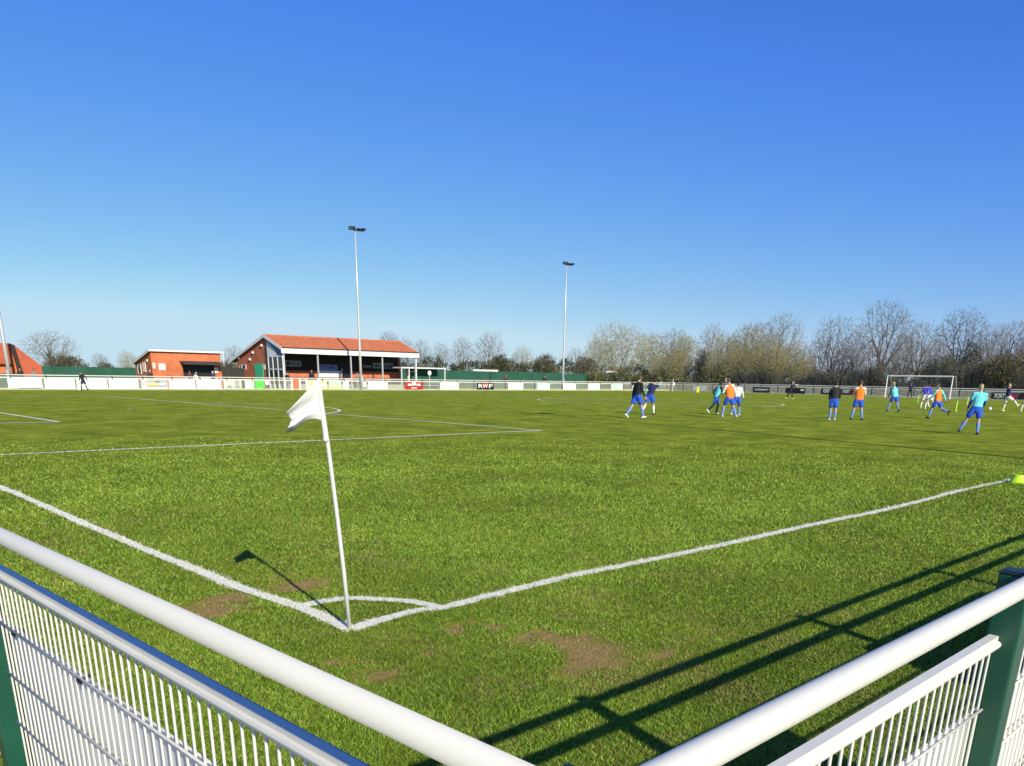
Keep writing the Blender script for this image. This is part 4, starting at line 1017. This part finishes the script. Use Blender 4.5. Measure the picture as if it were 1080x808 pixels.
# ------------------------------------------------------------------ trees and hedges
def grow(seed, n=2600, H=10, wide=.42, low=.22, stems=1, r0=.14, tw=.010, lobes=7, lift=.12):
    """a bare tree: twig ends are strewn through a lobed crown and limbs fork towards them"""
    rg = random.Random(seed); tr = MB(); cr = MB(); tips = []
    W = H*wide; zc = H*(low+1)/2; hz = H*(1-low)/2
    L = [(rg.uniform(0, 6.28), rg.uniform(-.2, .9), rg.uniform(.30, .55)) for _ in range(lobes)]
    pts = []
    while len(pts) < n:
        a = rg.uniform(0, 2*PI); u = rg.uniform(-1, 1); r = rg.random()**.42; q = math.sqrt(1-u*u)
        x, y, z = r*q*math.cos(a), r*q*math.sin(a), r*u
        k = .80+.2*max(math.cos(a-l_[0])*(1-abs(u-l_[1])) for l_ in L)+rg.uniform(-.07, .10)
        sh = 1.0 if z > -.2 else 1+.35*(z+.2)
        pts.append(Vector((x*W*k*sh, y*W*k*sh, zc+z*hz*k)))
    def seg(mb, a, b, ra, rb, sides, wob):
        d = b-a; m1 = a.lerp(b, .5)+Vector((rg.uniform(-wob, wob), rg.uniform(-wob, wob), rg.uniform(-wob, wob)*.5))*d.length-Vector((0, 0, d.xy.length*lift*.3))
        mb.tube([a, m1, b], [ra, (ra+rb)/2, rb], sides, cap=False)
    def node(p, P, lev, r):
        if len(P) <= 3 or lev > 7:
            for q in P: seg(cr, p, q, max(r*.6, tw), tw*.7, 3, .07); tips.append(q)
            return
        k = (5 if lev == 0 else 3) if len(P) > 12 else 2
        C = rg.sample(P, k)
        for _ in range(2):
            G = [[] for _ in C]
            for q in P:
                G[min(range(len(C)), key=lambda i: (C[i]-q).length_squared)].append(q)
            C = [sum(g_, Vector())/len(g_) if g_ else C[i] for i, g_ in enumerate(G)]
        for c, g_ in zip(C, G):
            if not g_: continue
            f = .42 if lev == 0 else .5
            e = p.lerp(c, f); e.z = p.z+(c.z-p.z)*(f+.04) ; rr = max(r*(len(g_)/len(P))**.36, tw)
            seg(tr if lev < 2 else cr, p, e, rr if lev else r*.8, max(rr*.85, tw), 6 if lev == 0 else (4 if lev < 2 else 3), .06)
            node(e, g_, lev+1, rr*.85)
    if stems == 1:
        t0 = Vector((0, 0, H*low*1.15)); tr.tube([(0, 0, -.1), (rg.uniform(-.08, .08), rg.uniform(-.08, .08), H*low*.6), t0], [r0*1.25, r0, r0*.9], 8, cap=False); node(t0, pts, 0, r0*.9)
    else:
        S = rg.sample(pts, stems); G = [[] for _ in S]
        for q in pts: G[min(range(stems), key=lambda i: (S[i].xy-q.xy).length)].append(q)
        for c, g_ in zip(S, G):
            if g_: node(Vector((c.x*.15, c.y*.15, -.05)), g_, 1, r0)
    return tr, cr, tips, H, W
def leaves_mesh(name, pts, n, jit, size, cols, seed):
    rg = np.random.default_rng(seed); P = np.array([tuple(p) for p in pts]); idx = rg.integers(0, len(P), n)
    c = P[idx]+rg.normal(0, jit, (n, 3)); c[:, 2] = np.abs(c[:, 2]); sz = size*(.6+.8*rg.random(n))[:, None]
    a = rg.normal(0, 1, (n, 3)); a /= np.linalg.norm(a, axis=1)[:, None]; b = rg.normal(0, 1, (n, 3)); b -= a*(a*b).sum(1)[:, None]; b /= np.linalg.norm(b, axis=1)[:, None]
    V = np.stack([c-a*sz*.5, c+b*sz*.8, c+a*sz*.5], 1).astype(np.float32)
    me = bpy.data.meshes.new(name); me.vertices.add(n*3); me.vertices.foreach_set('co', V.ravel())
    me.loops.add(n*3); me.loops.foreach_set('vertex_index', np.arange(n*3, dtype=np.int32))
    me.polygons.add(n); me.polygons.foreach_set('loop_start', np.arange(0, n*3, 3, dtype=np.int32)); me.update(calc_edges=True)
    at = me.color_attributes.new('tint', 'FLOAT_COLOR', 'POINT'); cols = np.array(cols); cl = hash2(np.floor(c[:, 0]/1.1), np.floor(c[:, 1]/1.1+c[:, 2]/.9))
    ci = np.minimum((cl*.6+rg.random(n)*.4)*len(cols), len(cols)-1).astype(int)
    C = cols[ci]*(.7+.6*rg.random(n))[:, None]; cc = np.ones((n*3, 4), np.float32); cc[:, :3] = np.repeat(C, 3, axis=0); at.data.foreach_set('color', cc.ravel())
    return me
VAR = {}
def variant(kind, seed, barkm, twigm, leaf=None, **kw):
    tr, cr, tips, H, W = grow(seed, **kw)
    a = tr.mesh('trunk'); a.materials.append(MT[barkm]); b = cr.mesh('crown'); b.materials.append(MT[twigm]); c = None
    if leaf: c = leaves_mesh('buds', tips, leaf[0], leaf[1], leaf[2], leaf[3], seed); c.materials.append(MT['bud'])
    VAR.setdefault(kind, []).append((a, b, c, H, W))
OL = [(.14, .14, .05), (.23, .215, .075), (.31, .28, .11), (.13, .145, .045), (.36, .33, .15)]
DK = [(.05, .062, .032), (.075, .088, .048), (.11, .11, .065), (.065, .09, .038)]
PG = [(.40, .36, .20), (.34, .33, .16), (.25, .24, .11), (.48, .44, .30)]
for s in (1, 2, 3, 4): variant('tall', s, 'bark', 'twig', n=2200, wide=.36+.03*(s % 3), low=.16, r0=.22, tw=.0125)
for s in (5, 6): variant('dark', s, 'bark_dark', 'twig_dark', n=2700, wide=.40, low=.2, r0=.22, tw=.0125)
for s in (8, 9): variant('pale', s, 'bark_pale', 'twig_pale', leaf=(5200, .12, .10, PG), n=3500, wide=.48, low=.10, r0=.15, tw=.012)
for s in (11, 12, 13): variant('bushy', s, 'bark_pale', 'twig_pale', leaf=(8000, .15, .12, OL), n=3200, stems=6, wide=.42, low=.06, r0=.06, tw=.012)
for s in (15,): variant('ivy', s, 'bark_dark', 'twig_dark', leaf=(9000, .22, .17, DK), n=1500, wide=.33, low=.05, r0=.16)
for s in (17, 18): variant('shrub', s, 'bark_dark', 'twig', leaf=(11000, .30, .27, [(.16, .12, .06), (.22, .17, .09), (.13, .10, .05)]+DK[2:]), n=1500, stems=8, wide=.62, low=.04, r0=.05)
TC = [0]
def tree(kind, px, top, hw, label, dist=None, plane=None, trg='trees behind the ground', base=None):
    TC[0] += 1; rg = random.Random(TC[0]*13+5)
    q = (px, top)
    p = on_y(q, plane[1]) if plane and plane[0] == 'y' else on_x(q, plane[1])
    D = (p-CAM).xy.length; H = p.z*1.06; Wm = hw*D/FPX
    va = VAR[kind][TC[0] % len(VAR[kind])]
    name = {'tall': 'bare_tree', 'dark': 'bare_tree', 'pale': 'budding_tree', 'bushy': 'budding_tree', 'ivy': 'ivy_tree', 'shrub': 'shrub'}[kind]
    t = thing(name, label, 'shrub' if kind == 'shrub' else 'tree', (p.x, p.y, 0), rg.uniform(0, 6.28), trg)
    t.scale = (Wm/va[4]*1.0, Wm/va[4]*1.0, H/va[3])
    link('trunk', va[0], None, t); c = link('crown', va[1], None, t)
    if va[2]: link('buds', va[2], None, c)
YB = ('y', 118); XB = ('x', 122)
T = tree
T('tall', 50, 348, 27, 'large bare tree right of the low orange building at far left', plane=('y', 125))
T('shrub', 68, 374, 20, 'rounded brown shrub in front of the bare tree at far left', plane=('y', 112))
T('tall', 105, 372, 10, 'small thin bare tree above the left windbreak', plane=('y', 135))
T('shrub', 111, 382, 9, 'small dark shrub just above the left windbreak', plane=('y', 112))
T('pale', 133, 369, 10, 'small pale tree just left of the brick hut', plane=('y', 116))
T('tall', 246, 364, 12, 'small bare tree in the gap between hut and stand', plane=('y', 125))
T('shrub', 240, 380, 12, 'low shrub in the gap between hut and stand', plane=('y', 112))
T('dark', 410, 350, 14, 'dark bare tree rising behind the right end of the stand roof', plane=('y', 135))
T('dark', 428, 356, 10, 'narrow dark bare tree above the right eave of the stand', plane=('y', 138))
T('tall', 444, 358, 12, 'bare tree just right of the stand roof', plane=YB)
T('tall', 466, 361, 13, 'bare tree second right of the stand roof', plane=YB)
T('tall', 488, 355, 15, 'bare tree left of the tallest one between stand and middle mast', plane=YB)
T('tall', 516, 349, 18, 'tallest bare tree between stand and middle mast', plane=YB)
T('pale', 551, 365, 13, 'small pale tree left of the middle mast', plane=('y', 114))
T('shrub', 575, 374, 15, 'olive shrub left of the middle mast', plane=('y', 114))
T('shrub', 528, 376, 14, 'olive brown shrub under the tallest tree right of the stand', plane=('y', 113))
T('tall', 608, 366, 12, 'thin faint bare tree just right of the middle mast', plane=('y', 150))
T('shrub', 618, 376, 14, 'olive shrub between middle mast and the big pale tree', plane=('y', 114))
T('pale', 655, 340, 36, 'big spreading pale tree right of the middle mast', plane=('y', 116))
T('pale', 634, 356, 18, 'pale tree on the left flank of the big spreading one', plane=('y', 118))
T('bushy', 690, 352, 20, 'olive tinged tree right of the big pale one', plane=('y', 114))
T('tall', 712, 346, 19, 'bare tree above the olive thicket, left of the ivy covered one', plane=XB)
T('bushy', 724, 350, 18, 'olive tree immediately left of the ivy covered trunk', plane=('x', 118))
T('ivy', 742, 369, 9, 'narrow dark ivy covered tree in the olive thicket', plane=('x', 113))
T('tall', 752, 340, 16, 'upright bare tree above the ivy covered one', plane=('x', 124))
T('bushy', 768, 350, 22, 'olive brown tree right of the ivy covered one', plane=('x', 116))
T('bushy', 790, 343, 22, 'olive brown tree left of the tall domed bare tree', plane=('x', 118))
T('tall', 800, 338, 18, 'bare tree with straight top left of the domed one', plane=('x', 126))
T('tall', 827, 329, 26, 'tall domed bare tree over the right end of the olive thicket', plane=('x', 124))
T('bushy', 815, 352, 20, 'olive tree at the foot of the domed bare tree', plane=('x', 115))
T('bushy', 842, 360, 18, 'last olive tree at the right end of the thicket', plane=('x', 116))
T('tall', 884, 332, 24, 'bare tree right of the gap, left of the tallest one', plane=('x', 118))
T('tall', 908, 345, 16, 'shorter bare tree between two tall ones, above the standing orange bib', plane=('x', 120))
T('tall', 868, 352, 12, 'thin bare tree at the gap in the tree line', plane=('x', 117))
T('tall', 941, 315, 32, 'tallest bare tree of all, above the far goal', plane=('x', 118))
T('tall', 976, 338, 24, 'bare tree leaning right, beside the tallest one', plane=('x', 117))
T('tall', 960, 350, 18, 'shorter bare tree right behind the far goal', plane=('x', 122))
T('dark', 1020, 327, 26, 'dark rounded bare tree above the right goal post', plane=('x', 119))
T('tall', 1052, 340, 22, 'bare tree between the dark rounded one and the right edge', plane=('x', 118))
T('tall', 1074, 336, 24, 'bare tree at the right edge of the photo', plane=('x', 118))
T('dark', 1108, 334, 26, 'dark bare tree beyond the right edge', plane=('x', 118))
T('dark', 895, 368, 18, 'low dark bare tree behind the player in black', plane=('x', 113))
T('ivy', 1004, 374, 12, 'dark ivy covered tree right of the goal', plane=('x', 112))
T('ivy', 1028, 362, 14, 'dark ivy covered trunk under the dark rounded tree', plane=('x', 114))
T('shrub', 1066, 372, 24, 'olive green shrub near the right edge', plane=('x', 111))
def hedge(label, A, B, h0, h1, cols, seed, dens=520, size=.22, wid=2.2, stem=1):
    A = Vector((*A, 0)); B = Vector((*B, 0)); L = (B-A).length; rg = random.Random(seed); d = (B-A).normalized(); nn = Vector((-d.y, d.x, 0))
    t = thing('hedge', label, 'hedge', A); pts = []; st_ = MB()
    n = int(L*26)
    for i in range(n):
        u = rg.random()*L; hh = h0+(h1-h0)*(.5+.5*math.sin(u*.55+seed)*math.sin(u*.23+seed*2))*rg.uniform(.6, 1.1)
        z = hh*rg.random()**.8; w = wid*(1-.5*(z/hh)**2)*rg.uniform(-.5, .5)
        pts.append(d*u+nn*w+Vector((0, 0, z)))
        for k_ in range(int(stem) if stem > 1 else int(i % 3 == 0)):
            u += rg.uniform(-.3, .3); e = d*(u+rg.uniform(-.6, .6))+nn*w+Vector((0, 0, hh*rg.uniform(.7, 1.3))); b = d*u+nn*w*.5
            st_.tube([b, b.lerp(e, .5)+Vector((rg.uniform(-.15, .15), 0, 0)), e], [.03, .02, .01], 3, cap=False)
    st_.build('stems', MT['twig'], t)
    me = leaves_mesh('foliage', pts, int(L*dens), .22, size, cols, seed); me.materials.append(MT['bud']); link('foliage', me, None, t)
hedge('dark olive hedge behind the green windbreak, right of the stand', (64, 110), (92, 111), 3.2, 5.0, DK+OL[:2], 3)
hedge('dark hedge behind the windbreak under the middle floodlight mast', (92.5, 110), (124, 110), 3.4, 5.3, DK+OL[:2], 4)
hedge('olive undergrowth at the foot of the thicket right of the windbreak', (112, 104), (111.5, 66), 1.6, 3.6, OL+DK[1:2], 5, 300, wid=3, stem=1.5)
hedge('dark undergrowth behind the left half of the far goal', (111, 65.5), (110, 38), 1.5, 3.6, DK+OL[:1], 6, 260, wid=3, stem=4)
hedge('dark undergrowth behind the right goal post and to the photo edge', (110, 37.5), (110, 2), 1.8, 5.0, DK+OL[:1], 7, 330, wid=3, stem=3)
hedge('far hedgerow well beyond the thicket and the goal', (150, 125), (150, -20), 3.0, 5.5, DK+OL[:1], 9, 260, .3, 4)
hedge('low hedge far behind the left windbreak', (20, 122), (58, 124), 1.2, 2.2, OL+DK, 8, 120)
for (px, tp, hw, lab) in ((700, 372, 16, 'low olive bush at the left end of the thicket, under the bare tree'), (716, 368, 15, 'low olive bush left of the ivy covered tree'), (758, 370, 16, 'low olive bush right of the ivy covered tree'),
        (778, 366, 17, 'low olive bush above the black board with one long line of lettering'), (800, 366, 18, 'low olive bush right of the board with one long line of lettering'), (822, 366, 18, 'low olive bush above the goalkeeper in black'), (850, 374, 14, 'low olive bush at the right end of the thicket')):
    T('bushy', px, tp, hw, lab, plane=('x', 112.6))
for (px, tp, hw, lab) in ((893, 358, 15, 'thin bare sapling behind the player in black'), (921, 360, 16, 'thin bare sapling left of the far goal'), (950, 366, 18, 'thin bare sapling above the left goal post'), (990, 356, 17, 'thin leaning bare sapling above the right half of the far goal'), (1040, 362, 16, 'thin bare sapling above the player in cyan with blue sleeves'), (1086, 360, 16, 'thin bare sapling beyond the right edge of the photo')):
    T('tall', px, tp, hw, lab, plane=('x', 113.2))
